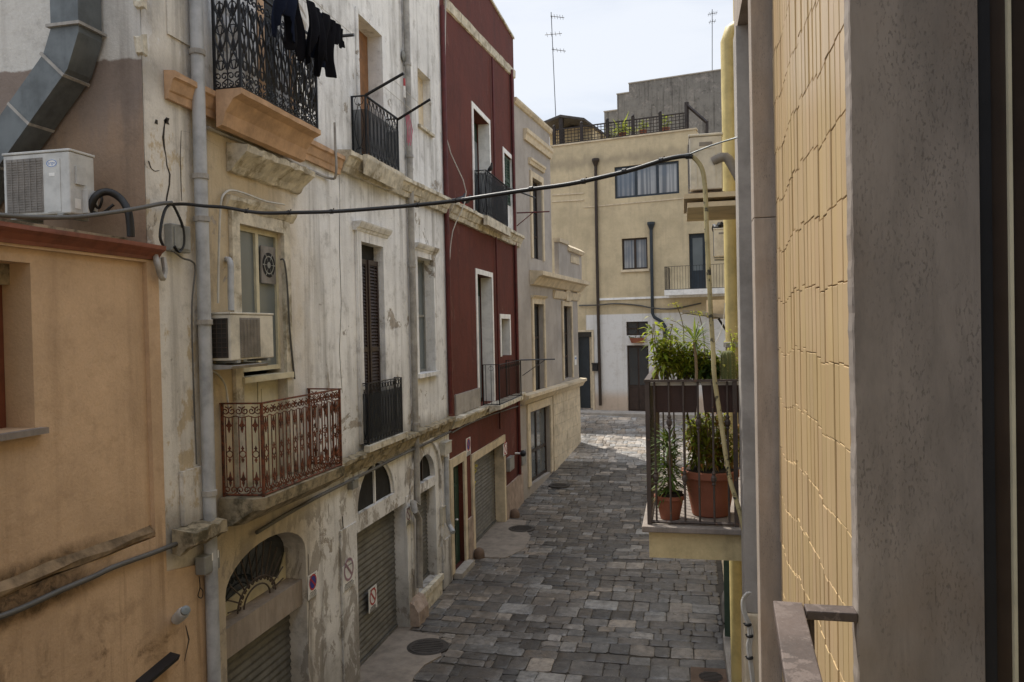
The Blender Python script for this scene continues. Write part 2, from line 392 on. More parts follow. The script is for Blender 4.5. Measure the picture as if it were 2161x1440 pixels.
# ------------------------------------------------------------------ shared builders
L = Plane((-5,0,0),(0,1,0),(1,0,0))
def arch(u0,u1,v0,vs,vc,n=14):
    """opening with a segmental / round head: sill v0, springing vs, crown vc"""
    um=(u0+u1)/2; a=(u1-u0)/2
    return [(u0,v0),(u1,v0)]+[(um+a*math.cos(math.pi*k/n), vs+(vc-vs)*math.sin(math.pi*k/n)) for k in range(n+1)]
def rc(u0,u1,v0,v1): return [(u0,v0),(u1,v0),(u1,v1),(u0,v1)]
def sash(pl, r, d, parent, fmat, gmat, nm=1, name='window', fw=.06, rails=(), part=None):
    """frame with glass: nm panes side by side, optional horizontal rails (fractions)"""
    u0,u1,v0,v1=r; b=MB()
    b.pbox(pl,u0,u0+fw,v0,v1,d,d+.05); b.pbox(pl,u1-fw,u1,v0,v1,d,d+.05)
    b.pbox(pl,u0+fw,u1-fw,v1-fw,v1,d,d+.048); b.pbox(pl,u0+fw,u1-fw,v0,v0+fw,d,d+.048)
    for k in range(1,nm):
        u=u0+(u1-u0)*k/nm; b.pbox(pl,u-fw*.6,u+fw*.6,v0+fw,v1-fw,d,d+.052)
    for q in rails:
        v=v0+(v1-v0)*q; b.pbox(pl,u0+fw,u1-fw,v-fw*.5,v+fw*.5,d,d+.044)
    o=b.build(name,fmat,parent)
    MB().pbox(pl,u0+.01,u1-.01,v0+.01,v1-.01,d+.01,d+.02).build('pane',gmat,o)
    return o
def louvre(pl, r, d, parent, mat, leaves=2, name='shutter', pitch=.055):
    u0,u1,v0,v1=r; b=MB()
    for k in range(leaves):
        a=u0+(u1-u0)*k/leaves+.004; c=u0+(u1-u0)*(k+1)/leaves-.004; w=min(.05,(c-a)*.18)
        b.pbox(pl,a,a+w,v0,v1,d,d+.04); b.pbox(pl,c-w,c,v0,v1,d,d+.04)
        for vv in (v0,(v0+v1)/2-.04,v1-.08): b.pbox(pl,a+w,c-w,vv,vv+.08,d,d+.038)
        n=int((v1-v0)/pitch)
        for i in range(n):
            v=v0+.05+(v1-v0-.1)*i/n
            b.add([pl.P(a+w,v,d+.034),pl.P(c-w,v,d+.034),pl.P(c-w,v+pitch*.9,d+.006),pl.P(a+w,v+pitch*.9,d+.006)],[(0,1,2,3)])
    return b.build(name,mat,parent)
def roller(pl, r, d, parent, mat, name='roller_shutter', pitch=.095, sl=0):
    """corrugated roller shutter"""
    u0,u1,v0,v1=r; n=int((v1-v0)/pitch)*4; vs=[]; fs=[]
    for i in range(n+1):
        v=v0+(v1-v0)*i/n; dd=d+.009*math.sin(2*math.pi*i/4+.6)+(.010 if i%4==0 else 0)
        vs += [pl.P(u0,v,dd),pl.P(u1,v+sl*i/n,dd)]
    for i in range(n): fs.append((2*i,2*i+1,2*i+3,2*i+2))
    b=MB(); b.add(vs,fs); b.pbox(pl,u0,u1,v0,v0+.07,d-.02,d+.035); return b.build(name,mat,parent)
def surround(pl, r, parent, mat, w=.12, d=.05, head=.0, sill=False, name='window_trim', bot=True, dz=.0):
    """raised architrave round an opening; optional moulded head"""
    u0,u1,v0,v1=r; b=MB()
    b.pbox(pl,u0-w,u0-.002,v0,v1+w,0.003,d); b.pbox(pl,u1+.002,u1+w,v0,v1+w,0.003,d)
    b.pbox(pl,u0-.002,u1+.002,v1+.002,v1+w,0.003,d-.003)
    if head:
        v=v1+w
        b.prof(pl,u0-w-head*.4,u1+w+head*.4,[(0.003,v),(d+.01,v),(d+.03,v+head*.3),(d+.05,v+head*.35),(d+.09,v+head*.8),(d+.10,v+head),(0.003,v+head)])
    if sill: b.pbox(pl,u0-w-.04,u1+w+.04,v0-.08,v0-.002,0.003,d+.06)
    return b.build(name,mat,parent)
def spiral(c, ax, r, turns=1.4, n=12, flip=1, a0=0):
    c=Vector(c); X,Z=ax
    return [c+X*(flip*math.cos(a0+2*math.pi*turns*k/n)*r*(1-.75*k/n))+Z*(math.sin(a0+2*math.pi*turns*k/n)*r*(1-.75*k/n)) for k in range(n+1)]
def ring(mb,c,ax,r,w,n=10):
    X,Z=ax; mb.tube([Vector(c)+X*(r*math.cos(2*math.pi*k/n))+Z*(r*math.sin(2*math.pi*k/n)) for k in range(n+1)],w,4,False)
def leaf4(mb,c,ax,w,h,t):
    X,Z=ax; c=Vector(c); N_=X.cross(Z)*t
    pts=[(0,-h),(w*.45,-h*.45),(w*.3,-h*.3),(w,0),(w*.4,h*.3),(0,h),(-w*.4,h*.3),(-w,0),(-w*.3,-h*.3),(-w*.45,-h*.45)]
    vs=[c+X*x+Z*z-N_ for x,z in pts]+[c+X*x+Z*z+N_ for x,z in pts]; n=len(pts)
    mb.add(vs,[tuple(range(n))[::-1],tuple(range(n,2*n))]+[(i,(i+1)%n,n+(i+1)%n,n+i) for i in range(n)])
def iron(mb, a, b, h, style, step):
    """fill one straight run of railing from a to b (floor level)"""
    a=Vector(a); b=Vector(b); Z=Vector((0,0,1)); D=b-a; X=Vector((D.x,D.y,0)).normalized(); ln=D.length
    n=max(1,round(ln/step)); s=ln/n; ax=(X,Z)
    for k in range(n):
        c=a+D*((k+.5)/n)
        if style=='scroll':
            w=s*.26
            for q in (-w,w): mb.tube([c+X*q+Z*.10,c+X*q+Z*(h-.14)],.0075,4)
            ring(mb,c+Z*(h*.46),ax,w*.92,.0065)
            for z in (h*.46+w*1.6,h*.46-w*1.6): leaf4(mb,c+Z*z,ax,w*.55,w*.8,.005)
            leaf4(mb,c+Z*(h*.77),ax,w*.9,.085,.006); leaf4(mb,c+Z*(h*.19),ax,w*.9,.085,.006)
            for q in (-1,1):
                mb.tube(spiral(c+X*(q*s*.25)+Z*(h-.075),ax,.046,1.3,11,q,math.pi/2),.0075,4)
                mb.tube(spiral(c+X*(q*s*.25)+Z*.075,ax,.046,1.3,11,q,-math.pi/2),.0075,4)
            mb.tube([c-X*(s*.5)+Z*(h-.13),c+Z*(h-.15),c+X*(s*.5)+Z*(h-.13)],.006,4)
        elif style=='weave':
            for q in (-1,1):
                mb.tube([c+X*(q*s*.44*math.cos(math.pi*2*t/12))+Z*(.22+(h-.42)*t/12) for t in range(13)],.0115,4)
                mb.tube([c+X*(q*s*.22*math.sin(math.pi*2*t/12+.3))+Z*(.22+(h-.42)*t/12) for t in range(13)],.009,4)
                mb.tube(spiral(c+X*(q*s*.25)+Z*.15,ax,.05,1.3,10,q,-1.5),.008,4)
                mb.tube(spiral(c+X*(q*s*.25)+Z*.06,ax,.035,1.2,9,q,1.5),.008,4)
                mb.tube(spiral(c+X*(q*s*.24)+Z*(h-.13),ax,.05,1.3,10,q,1.5),.008,4)
            mb.tube([c+X*(s*.5)+Z*.02,c+X*(s*.5)+Z*h],.009,4); ring(mb,c+Z*(h*.56),ax,.05,.007,9); ring(mb,c+Z*.27,ax,.05,.007,9); ring(mb,c+Z*(h-.26),ax,.045,.007,9); leaf4(mb,c+Z*(h*.40),ax,.03,.06,.005); leaf4(mb,c+Z*(h*.72),ax,.03,.06,.005)
        elif style=='loops':
            w=s*.36
            mb.tube([c+X*(w*math.sin(math.pi*t/8))+Z*(.10+(h-.2)*t/8) for t in range(9)],.006,4)
            mb.tube([c-X*(w*math.sin(math.pi*t/8))+Z*(.10+(h-.2)*t/8) for t in range(9)],.006,4)
            for z in (.055,h-.06): ring(mb,c+Z*z,ax,s*.34,.006,8)
            mb.tube([c+X*(s*.5)+Z*0,c+X*(s*.5)+Z*h],.006,4)
        elif style=='bars':
            mb.tube([c+Z*.02,c+Z*h],.0075,4)
            if k%2: ring(mb,c+Z*(h-.09),ax,s*.42,.005,8)
        elif style=='knobs':
            mb.tube([c+Z*.02,c+Z*h],.0085,5)
            z=h*(.33 if k%2 else .72)
            mb.lathe(c+Z*(z-.055),[(.009,0),(.016,.012),(.011,.022),(.021,.04),(.021,.062),(.011,.08),(.016,.092),(.009,.11)],8)
        elif style=='plain': mb.tube([c+Z*.02,c+Z*h],.007,4)
    mb.tube([a+Z*.02,b+Z*.02],.012,4)
def balcony(parent, floor_pts, h, style, step, imat, slab=None, smat=None, corner=.013, name='balcony', hw=.02, mesh=None):
    """slab (already a built object or None) > railing, handrail"""
    r=MB(); pts=[Vector(p) for p in floor_pts]; Z=Vector((0,0,1))
    for a,b in zip(pts,pts[1:]): iron(r,a,b,h,style,step)
    for p in pts: r.box(p.x-corner,p.x+corner,p.y-corner,p.y+corner,p.z,p.z+h)
    ro=r.build('railing',imat,slab or parent)
    t=MB()
    for a,b in zip(pts,pts[1:]):
        D=(b-a).normalized(); S=Vector((-D.y,D.x,0))*hw
        a2=a-D*hw*.9; b2=b+D*hw*.9
        t.hexa([a2-S+Z*h,b2-S+Z*h,b2+S+Z*h,a2+S+Z*h]+[q+Z*.016 for q in (a2-S+Z*h,b2-S+Z*h,b2+S+Z*h,a2+S+Z*h)])
    t.build('handrail',imat,slab or parent)
    if mesh:
        m=MB()
        for a,b in zip(pts,pts[1:]):
            D=b-a; n=Vector((-D.y,D.x,0)).normalized()*-.02
            m.add([a+n+Z*.04,b+n+Z*.04,b+n+Z*(h*mesh),a+n+Z*(h*mesh)],[(0,1,2,3)])
        m.build('screen',MT['screen'],slab or parent)
    return ro
# fine mesh cloth tied behind some railings
N=NT('screen'); N.fin((.012,.014,.016),.8)
t_=N.n.new('ShaderNodeBsdfTransparent'); mx=N.n.new('ShaderNodeMixShader'); mx.inputs[0].default_value=.72
N.link(t_.outputs[0],mx.inputs[1]); N.link(N.b.outputs[0],mx.inputs[2]); N.link(mx.outputs[0],N.out.inputs[0]); MT['screen']=N.m

def text_mesh(mb, s, pl, u, v, d, size, col=(1,1,1), flip=1):
    cu=bpy.data.curves.new('t','FONT'); cu.body=s; cu.size=size; cu.align_x='CENTER'; cu.align_y='CENTER'
    o=bpy.data.objects.new('t',cu); COL.objects.link(o); dg=bpy.context.evaluated_depsgraph_get()
    me=o.evaluated_get(dg).to_mesh()
    mb.add([pl.P(u+flip*p.co.x, v+p.co.y, d) for p in me.vertices],[tuple(f.vertices) for f in me.polygons],col)
    o.evaluated_get(dg).to_mesh_clear(); bpy.data.objects.remove(o); bpy.data.curves.remove(cu)
def disc(mb,pl,u,v,r0,r1,d,n=24):
    if r0<=0: mb.add([pl.P(u+r1*math.cos(2*math.pi*k/n),v+r1*math.sin(2*math.pi*k/n),d) for k in range(n)],[tuple(range(n))])
    else:
        vs=[pl.P(u+r*math.cos(2*math.pi*k/n),v+r*math.sin(2*math.pi*k/n),d) for r in (r0,r1) for k in range(n)]
        mb.add(vs,[(k,(k+1)%n,n+(k+1)%n,n+k) for k in range(n)])
def no_parking_sign(pl, u0,u1,v0,v1, d, label, style, cv=.62, group=None):
    w=u1-u0; h=v1-v0; um=(u0+u1)/2; r=w*.40; vc=v0+h*cv
    t=thing('no_parking_sign',label,'sign',pl.P(um,v0,d),group)
    MB().pbox(pl,u0,u1,v0,v1,d,d+.008).build('plate',MT['signw'],t)
    red=MB(); blue=MB(); s=pl.P
    if style=='full': disc(blue,pl,um,vc,0,r*.80,d+.010)
    disc(red,pl,um,vc,r*.78,r,d+.012)
    a=r*.8*.707; e=r*.12
    red.add([s(um-a-e*.7,vc+a-e*.7,d+.0115),s(um-a+e*.7,vc+a+e*.7,d+.0115),s(um+a+e*.7,vc-a+e*.7,d+.0115),s(um+a-e*.7,vc-a-e*.7,d+.0115)],[(0,1,2,3)])
    pale = style=='faded'
    red.build('prohibition_ring',MT['inkpale' if pale else 'signr'],t)
    if style=='full': blue.build('blue_disc',MT['signb'],t)
    k=MB(); R_=random.Random(int(abs(u0)*100))
    def line(v,hh,wf):
        x=um-w*.5*wf
        while x<um+w*.5*wf-.01:
            q=R_.uniform(.012,.035); q=min(q,um+w*.5*wf-x); k.add([s(x,v,d+.011),s(x+q,v,d+.011),s(x+q,v+hh,d+.011),s(x,v+hh,d+.011)],[(0,1,2,3)]); x+=q+R_.uniform(.005,.012)
    line(v1-h*.10,h*.045,.7)
    nl=5; top=vc-r-h*.05
    for i in range(nl):
        v=top-(top-v0)*(i+.3)/nl; line(v-h*.02,h*(.045 if i==0 else .026),.62 if i==0 else .78)
    k.build('lettering',MT['ink'],t)
    return t

# ------------------------------------------------------------------ 1  orange house (left foreground)
oh=thing('orange_house','low orange rendered house at left with a terracotta painted coping','house',(-5,3.6,0))
vt=6.155
pu,pv=L.px(318,1112); 
win=L.rect((-60,540),(68,535),(76,912),(-60,925)); win=(win[0],win[1],4.72,6.02)
def orange_outline(): return [(-6,0),(7.34,0),(7.34,3.02),(6.73,3.12),(6.73,vt),(-6,vt)]
panel=[(-5.9,3.62),(6.58,3.50),(6.56,6.13),(-5.9,6.13)]
b=MB(); b.facade(L,orange_outline(),[panel],.045,.03,back=6.0)
b.facade(L,panel,[rc(*win)],.33,-.015)
b.build('wall',MT['orange'],oh)
o=MB(); 
for (a,c,d0,d1) in ((win[1]-.08,win[1]-.006,-.345,-.28),(win[0],win[0]+.08,-.345,-.28)): o.pbox(L,a,c,win[2],win[3],d0,d1)
o.pbox(L,win[0]+.08,win[1]-.08,win[3]-.08,win[3],-.345,-.28); o.pbox(L,win[0]+.08,win[1]-.08,win[2],win[2]+.08,-.345,-.28)
fo=o.build('window',MT['woodframe'],oh)
MB().pbox(L,win[0]+.02,win[1]-.04,win[2]+.02,win[3]-.02,-.335,-.325).build('pane',MT['glass_sky'],fo)
MB().pbox(L,win[0]-.1,win[1]+.06,win[2]-.05,win[2]-.002,-.30,.06).build('sill',MT['travertine'],fo)
c=MB(); c.prof(L,-6,6.72,[(-.2,vt),(.045,vt),(.055,vt+.03),(.09,vt+.07),(.13,vt+.10),(.13,vt+.135),(-.2,vt+.145)],seg=24,rough=.004)
c.build('coping',MT['coping'],oh)
c=MB(); c.prof(L,-5.8,6.56,[(-.014,3.55),(.036,3.52),(.042,3.56),(-.014,3.62)],seg=40,rough=.012)
c.build('moulded_band',MT['rubble'],oh)
c=MB(); c.pbox(L,-6,6.6,vt-.3,vt+.22,-6,-.21); c.build('flat_roof',MT['mossy'],oh)

# ------------------------------------------------------------------ 2  white palazzo
wh=thing('white_house','tall weathered cream and white house with string courses and four balconies','house',(-5,11,0))
WU0,WU1,WV=6.62,16.30,13.4
g1=L.rect((477,1225),(648,1220),(650,1440),(478,1440)); g1=(g1[0],g1[1])
a1=arch(g1[0],g1[1],0.0,2.52,2.93)
g2=L.rect((750,1120),(857,1066),(859,1330),(757,1440)); g2=(g2[0],g2[1],0.0,2.30)
l2=arch(11.38,12.98,2.58,2.60,3.28)[0:]
g3=L.rect((880,1044),(918,1020),(924,1225),(883,1243)); g3=(g3[0],g3[1],.42,2.28)
l3=arch(g3[0],g3[1],2.46,2.48,2.98)
w1=L.rect((500,470),(592,490),(600,850),(506,850)); w1=(w1[0],w1[1],3.52,6.70)
d2=L.rect((752,510),(805,520),(810,925),(771,935)); d2=(d2[0],d2[1],3.66,6.86)
w3=L.rect((878,543),(907,549),(918,784),(879,788)); w3=(w3[0],w3[1],w3[2],w3[3])
d0=L.rect((553,-60),(606,-40),(610,230),(556,200)); d0=(d0[0],d0[1],8.12,10.6)
sB=L.rect((753,28),(803,78),(806,238),(757,225)); sB=(sB[0],sB[1],8.24,sB[3])
w5=L.rect((882,143),(909,170),(910,283),(883,263))
holes=[a1,rc(*g2),l2,rc(*g3),l3,rc(*w1),rc(*d2),rc(*w3),rc(*d0),rc(*sB),rc(*w5)]
b=MB(); b.facade(L,[(WU0,0),(WU1,0),(WU1,WV),(WU0,WV)],holes,[.34,.28,.10,.30,.14,.24,.14,.24,.25,.27,.20],0,back=9.0)
b.build('wall',MT['palazzo'],wh)
S=Plane((0,WU0,0),(1,0,0),(0,-1,0))
b=MB(); b.facade(S,[(-14,5.5),(-5.0,5.5),(-5.0,13.4),(-14,13.4)],[],.1,.012); b.build('side_wall',MT['sidewall'],wh)
# broken plaster lumps on the corner
for (px,py,h) in ((297,95,.2),(296,8,.1)):
    c=MB(); u,v=S.px(px,py,.03); c.prof(S,u-.05,u+.05,[(.0,v-h/2),(.05,v-h/2+.02),(.06,v+h/2-.03),(.0,v+h/2)],rough=.012,seg=4); c.build('stone_key',MT['cornice'],wh)
# peach string course (first stretch) and limestone string course (rest)
vo=8.02
pr=lambda v,dmax,h: [(0.004,v-h),(dmax*.35,v-h),(dmax*.45,v-h*.72),(dmax*.55,v-h*.66),(dmax*.8,v-h*.28),(dmax,v-h*.22),(dmax,v),(0.004,v+.02)]
MB().prof(L,6.93,10.95,pr(vo+.03,.13,.27),seg=20,rough=.004).build('string_course',MT['orange_trim'],wh)
MB().prof(L,10.96,16.28,pr(8.14,.22,.30),seg=40,rough=.006,sl=.10).build('string_course',MT['cornice'],wh)
MB().prof(L,8.0,16.28,pr(3.52,.16,.26),seg=60,rough=.014,sl=.02).build('string_course',MT['mossy'],wh)
# mouldings on the upper wall
c=MB(); c.pbox(L,7.00,7.55,8.45,9.7,.004,.018); c.build('wall_panel',MT['palazzo'],wh)
# broken corbel with grass at the foot of the corner strip
c=MB(); u0,v0=L.px(362,1085); c.prof(L,6.83,7.42,[(.03,3.28),(.10,3.26),(.2,3.33),(.26,3.36),(.26,3.47),(.03,3.50)],seg=8,rough=.018); c.build('corbel',MT['mossy'],wh)
c=MB(); c.pbox(L,7.0,7.36,3.50,4.05,.004,.05); c.build('pilaster_foot',MT['palazzo'],wh)
# --- first-floor glazed door with AC in front
x=surround(L,w1,wh,MT['cornice'],.16,.05,name='window_trim')
c=MB(); c.prof(L,w1[0]-.26,w1[1]+.26,[(.004,w1[3]+.16),(.05,w1[3]+.16),(.10,w1[3]+.24),(.11,w1[3]+.29),(.004,w1[3]+.30)],seg=12,rough=.008)
hv=7.42; c.prof(L,8.0,9.68,[(.004,hv-.16),(.05,hv-.15),(.10,hv-.08),(.22,hv+.04),(.26,hv+.06),(.27,hv+.13),(.004,hv+.18)],seg=18,rough=.012,sl=.02); c.build('cornice',MT['cornice'],wh)
wo=sash(L,(w1[0],w1[1],4.98,w1[3]),-.09,wh,MT['creamframe'],MT['glass_grey'],2,'window',.055)
c=MB(); c.pbox(L,w1[0]-.03,w1[1]+.12,4.86,4.93,-.10,.08); c.build('sill',MT['creamframe'],wo)
fu,fv=w1[0]+(w1[1]-w1[0])*.74,6.28
c=MB(); 
c=MB(); c.pbox(L,fu-.17,fu+.17,fv-.23,fv+.23,-.045,-.025); vf=c.build('vent_fan',MT['acgrille'],wo)
c=MB(); disc(c,L,fu,fv,0,.155,-.022); c.build('fan_opening',MT['void'],vf)
c=MB(); disc(c,L,fu,fv,.10,.115,-.020); disc(c,L,fu,fv,0,.04,-.020)
for k in range(6):
    a=k*math.pi/3; P_=L.P
    c.add([P_(fu+.03*math.cos(a),fv+.03*math.sin(a),-.0205),P_(fu+.15*math.cos(a-.06),fv+.15*math.sin(a-.06),-.0205),P_(fu+.15*math.cos(a+.06),fv+.15*math.sin(a+.06),-.0205)],[(0,1,2)])
c.build('fan_guard',MT['plastic_grey'],vf)
c=MB(); um=(w1[0]+w1[1])/2
for a,e in ((w1[0]+.01,um-.01),(um+.01,w1[1]-.01)): c.pbox(L,a,e,3.53,4.855,-.12,-.08); c.pbox(L,a+.07,e-.07,3.65,4.75,-.08,-.07)
c.build('door_panel',MT['creamframe'],wh)
# --- dark tall door behind small black balcony
surround(L,d2,wh,MT['palazzo'],.16,.05,.14,name='door_trim')
c=MB(); c.pbox(L,d2[0],d2[1],d2[2],d2[3],-.137,-.125); dd=c.build('door',MT['void'],wh)
louvre(L,(d2[0]+.02,(d2[0]+d2[1])/2,d2[2],d2[3]-.25),-.10,dd,MT['darkdoor'],1); louvre(L,((d2[0]+d2[1])/2+.02,d2[1]-.02,d2[2],d2[3]-.25),-.08,dd,MT['darkdoor'],1)
# --- small window
surround(L,w3,wh,MT['palazzo'],.12,.05,.13,True)
sash(L,w3,-.20,wh,MT['plastic_grey'],MT['glass_grey'],2,'window',.05,(.5,))
# --- upper storey
c=MB(); c.pbox(L,d0[0],d0[1],d0[2],d0[3],-.24,-.22); dd=c.build('door',MT['wood'],wh)
c=MB(); c.pbox(L,d0[0],d0[0]+.7,d0[2],d0[3],-.21,-.19); c.build('pane',MT['glass'],dd)
surround(L,d0,wh,MT['orange_trim'],.14,.04,name='door_trim')
c=MB(); c.pbox(L,sB[0],sB[1],sB[2],sB[3],-.26,-.24); c.pbox(L,sB[0]+.03,(sB[0]+sB[1])/2-.02,sB[2]+.1,sB[3]-.08,-.24,-.23); c.pbox(L,(sB[0]+sB[1])/2+.02,sB[1]-.03,sB[2]+.1,sB[3]-.08,-.24,-.23)
c.build('wooden_shutter',MT['wood'],wh)
surround(L,sB,wh,MT['palazzo'],.08,.03,name='window_trim')
c=MB(); c.pbox(L,w5[0],w5[1],w5[2],w5[3],-.19,-.17); c.build('blind_window',MT['cream_stone'],wh)
c=MB(); c.pbox(L,w5[0]-.08,w5[1]+.05,w5[2]-.06,w5[2]-.003,.004,.06); c.build('sill',MT['cornice'],wh)
# --- balconies
sl=MB(); z=8.06
sl.prof(L,7.62,9.50,[(.131,z-.40),(.20,z-.38),(.24,z-.24),(.34,z-.10),(.44,z-.06),(.44,z),(.131,z)],seg=14,rough=.004)
s0=sl.build('balcony',MT['orange_trim'],wh)
balcony(wh,[(-4.9,7.66,z),(-4.59,7.66,z),(-4.59,9.46,z),(-4.9,9.46,z)],1.16,'weave',.185,MT['iron'],s0,hw=.018)
sl=MB(); z=8.17
sl.prof(L,11.40,13.05,[(.22,z-.30),(.25,z-.2),(.29,z-.06),(.29,z),(.22,z)],seg=10,rough=.006)
s0=sl.build('balcony',MT['cornice'],wh)
balcony(wh,[(-4.98,11.50,z),(-4.76,11.50,z),(-4.76,12.90,z),(-4.98,12.90,z)],.92,'loops',.15,MT['iron'],s0,hw=.018,mesh=.78)
z=3.64
sl=MB(); pts=[(7.66,.02),(7.64,.44),(7.74,.54),(9.76,.55),(9.90,.40),(9.95,.17)]
bot=[L.P(u,z-.30,max(.02,d-.28)) for u,d in pts]; mid=[L.P(u,z-.13,d-.02) for u,d in pts]; tp=[L.P(u,z,d) for u,d in pts]
n=len(pts); inner=[L.P(9.96,z-.3,.02),L.P(9.96,z-.13,.02),L.P(9.96,z,.02)]
vs=bot+[inner[0]]+mid+[inner[1]]+tp+[inner[2]]; m=n+1
sl.add(vs,[(k,(k+1)%m,m+(k+1)%m,m+k) for k in range(m)]+[(m+k,m+(k+1)%m,2*m+(k+1)%m,2*m+k) for k in range(m)]+[tuple(range(m))[::-1],tuple(range(2*m,3*m))])
s0=sl.build('balcony',MT['mossy'],wh)
balcony(wh,[(-4.97,7.74,z),(-4.51,7.77,z),(-4.50,9.74,z),(-4.97,9.80,z)],1.02,'scroll',.165,MT['rust'],s0,hw=.022)
z=3.64
sl=MB(); sl.pbox(L,11.45,13.2,3.54,z,.10,.20); s0=sl.build('balcony',MT['cornice'],wh)
balcony(wh,[(-4.985,11.58,z),(-4.87,11.58,z),(-4.87,13.08,z),(-4.985,13.08,z)],.96,'loops',.13,MT['iron'],s0,hw=.016,mesh=.84)
# --- ground floor: arched garage with fan grille
c=MB(); c.pbox(L,g1[0]+.003,g1[1]-.003,1.78,2.12,-.30,-.06); c.build('lintel',MT['travertine_warm'],wh)
c=MB(); c.poly(L,[(u+.0,v) for u,v in arch(g1[0]+.004,g1[1]-.004,2.12,2.515,2.925)],-.33,-.31); fl=c.build('fanlight',MT['glass'],wh)
um=(g1[0]+g1[1])/2; gm=MB()
for k in range(13):
    a=math.pi*(k+.5)/13; ca,sa=math.cos(a),math.sin(a); R1=min(.93/max(abs(ca),.01), .62+ .18*sa)
    gm.tube([L.P(um+.40*ca,2.15+.26*sa,-.17),L.P(um+R1*ca,2.15+R1*.92*sa,-.17)],.010,5)
    gm.tube(spiral(L.P(um+.40*ca,2.15+.25*sa,-.17),(Vector((0,1,0)),Vector((0,0,1))),.035,1.2,8,1 if k%2 else -1),.008,4)
gm.tube([L.P(um+.30*math.cos(math.pi*k/16),2.14+.2*math.sin(math.pi*k/16),-.17) for k in range(17)],.011,5)
gm.tube([L.P(um+.44*math.cos(math.pi*k/16),2.14+.29*math.sin(math.pi*k/16),-.17) for k in range(17)],.011,5)
gm.build('sunburst_grille',MT['rail_brown'],fl)
c=MB(); c.poly(L,[(g1[0]+.02,2.125),(g1[1]-.02,2.125),(g1[1]-.02,2.48)]+[(um+.62*math.cos(math.pi*k/12)*1.2,2.13+.20*math.sin(math.pi*k/12)) for k in range(1,12)]+[(g1[0]+.02,2.22)],-.305,-.285); c.build('lower_panel',MT['creamframe'],fl)
roller(L,(g1[0]+.004,g1[1]-.004,0.0,1.78),-.26,wh,MT['shutter'])
# --- garage 2 with half-moon window
roller(L,(g2[0]+.004,g2[1]-.004,0,g2[3]-.004),-.22,wh,MT['shutter'])
c=MB(); c.poly(L,l2,-.095,-.07); fl=c.build('fanlight',MT['void'],wh)
c=MB(); um=12.18; c.pbox(L,um-.02,um+.02,2.585,3.27,-.065,-.03); c.tube([L.P(um+.78*math.cos(math.pi*k/14),2.60+.66*math.sin(math.pi*k/14),-.05) for k in range(15)],.022,4); c.build('frame',MT['whitetrim'],fl)
# --- narrow shop shutter 3
roller(L,(g3[0]+.004,g3[1]-.004,g3[2],g3[3]-.004),-.2,wh,MT['shutter'],pitch=.08)
c=MB(); c.poly(L,l3,-.13,-.11); fl=c.build('fanlight',MT['void'],wh)
c=MB(); um=(g3[0]+g3[1])/2; c.pbox(L,um-.02,um+.02,2.465,2.96,-.10,-.07); c.build('frame',MT['brownframe'],fl)
c=MB()
for (ra,rb,d1) in ((.86,.98,.045),):
    n=18; um=(g3[0]+g3[1])/2
    ou=[(um+rb*math.cos(math.pi*k/n),2.40+rb*.98*math.sin(math.pi*k/n)) for k in range(n+1)]; inn=[(um+ra*math.cos(math.pi*k/n),2.40+ra*.98*math.sin(math.pi*k/n)) for k in range(n+1)]
    for k in range(n): c.hexa([L.P(*inn[k],.004),L.P(*inn[k+1],.004),L.P(*inn[k+1],d1),L.P(*inn[k],d1),L.P(*ou[k],.004),L.P(*ou[k+1],.004),L.P(*ou[k+1],d1-.01),L.P(*ou[k],d1-.01)])
    c.pbox(L,um+ra,um+rb,.9,2.40,.004,d1-.006); c.pbox(L,um-rb,um-ra,.9,2.40,.004,d1-.006)
c.build('arch_trim',MT['palazzo'],wh)
c=MB(); c.pbox(L,g3[0]-.10,g3[1]+.12,.30,.418,-.2,.10); c.pbox(L,g3[0]-.08,g3[1]+.1,0.0,.298,.004,.07); c.build('threshold',MT['cornice'],wh)
c=MB(); c.prof(L,13.55,14.12,[(.004,0),(.20,0),(.19,.25),(.10,.42),(.004,.46)],seg=6,rough=.02)
c.build('buttress_stone',MT['darkplinth'],wh)
for a,e in ((13.02,13.18),(14.02,14.22),(9.72,9.92),(10.95,11.2)):
    pass
for q_ in ((g2[1]+.004,g2[1]+.18,2.40),(g1[1]+1.05,g2[0]-.01,2.5),(15.62,16.26,1.0)): MB().pbox(L,q_[0],q_[1],0,q_[2],.004,.03).build('pilaster',MT['palazzo'],wh)
def crack(pl,pts,w,par,d=.003):
    c=MB(); vs=[]
    for x,y in pts:
        u,v=pl.px(x,y); ww=w*rnd(.5,1.5); vs += [pl.P(u-ww,v,d),pl.P(u+ww,v,d)]
    c.add(vs,[(2*i,2*i+1,2*i+3,2*i+2) for i in range(len(pts)-1)]); c.build('crack',MT['crack'],par)
crack(L,[(351,252),(347,262),(344,290),(346,310),(350,330),(352,350),(358,368),(357,390),(352,415),(350,430)],.012,wh)
crack(L,[(330,253),(329,262)],.02,wh); crack(L,[(354,249),(350,256),(352,262)],.03,wh); crack(L,[(313,340),(318,355),(326,362),(336,360)],.010,wh)
crack(L,[(400,280),(382,276),(380,330),(382,400),(383,425)],.006,wh); crack(L,[(434,294),(465,312)],.006,wh); 
crack(L,[(715,352),(717,420),(716,520),(720,640),(716,740),(722,830)],.006,wh); crack(L,[(640,395),(680,408),(700,418)],.008,wh); crack(L,[(386,1320),(393,1350),(383,1395)],.008,oh,.033)
crack(L,[(722,1090),(727,1160),(724,1240),(729,1310),(724,1400)],.014,wh); crack(L,[(650,1170),(652,1280),(650,1380)],.006,wh)

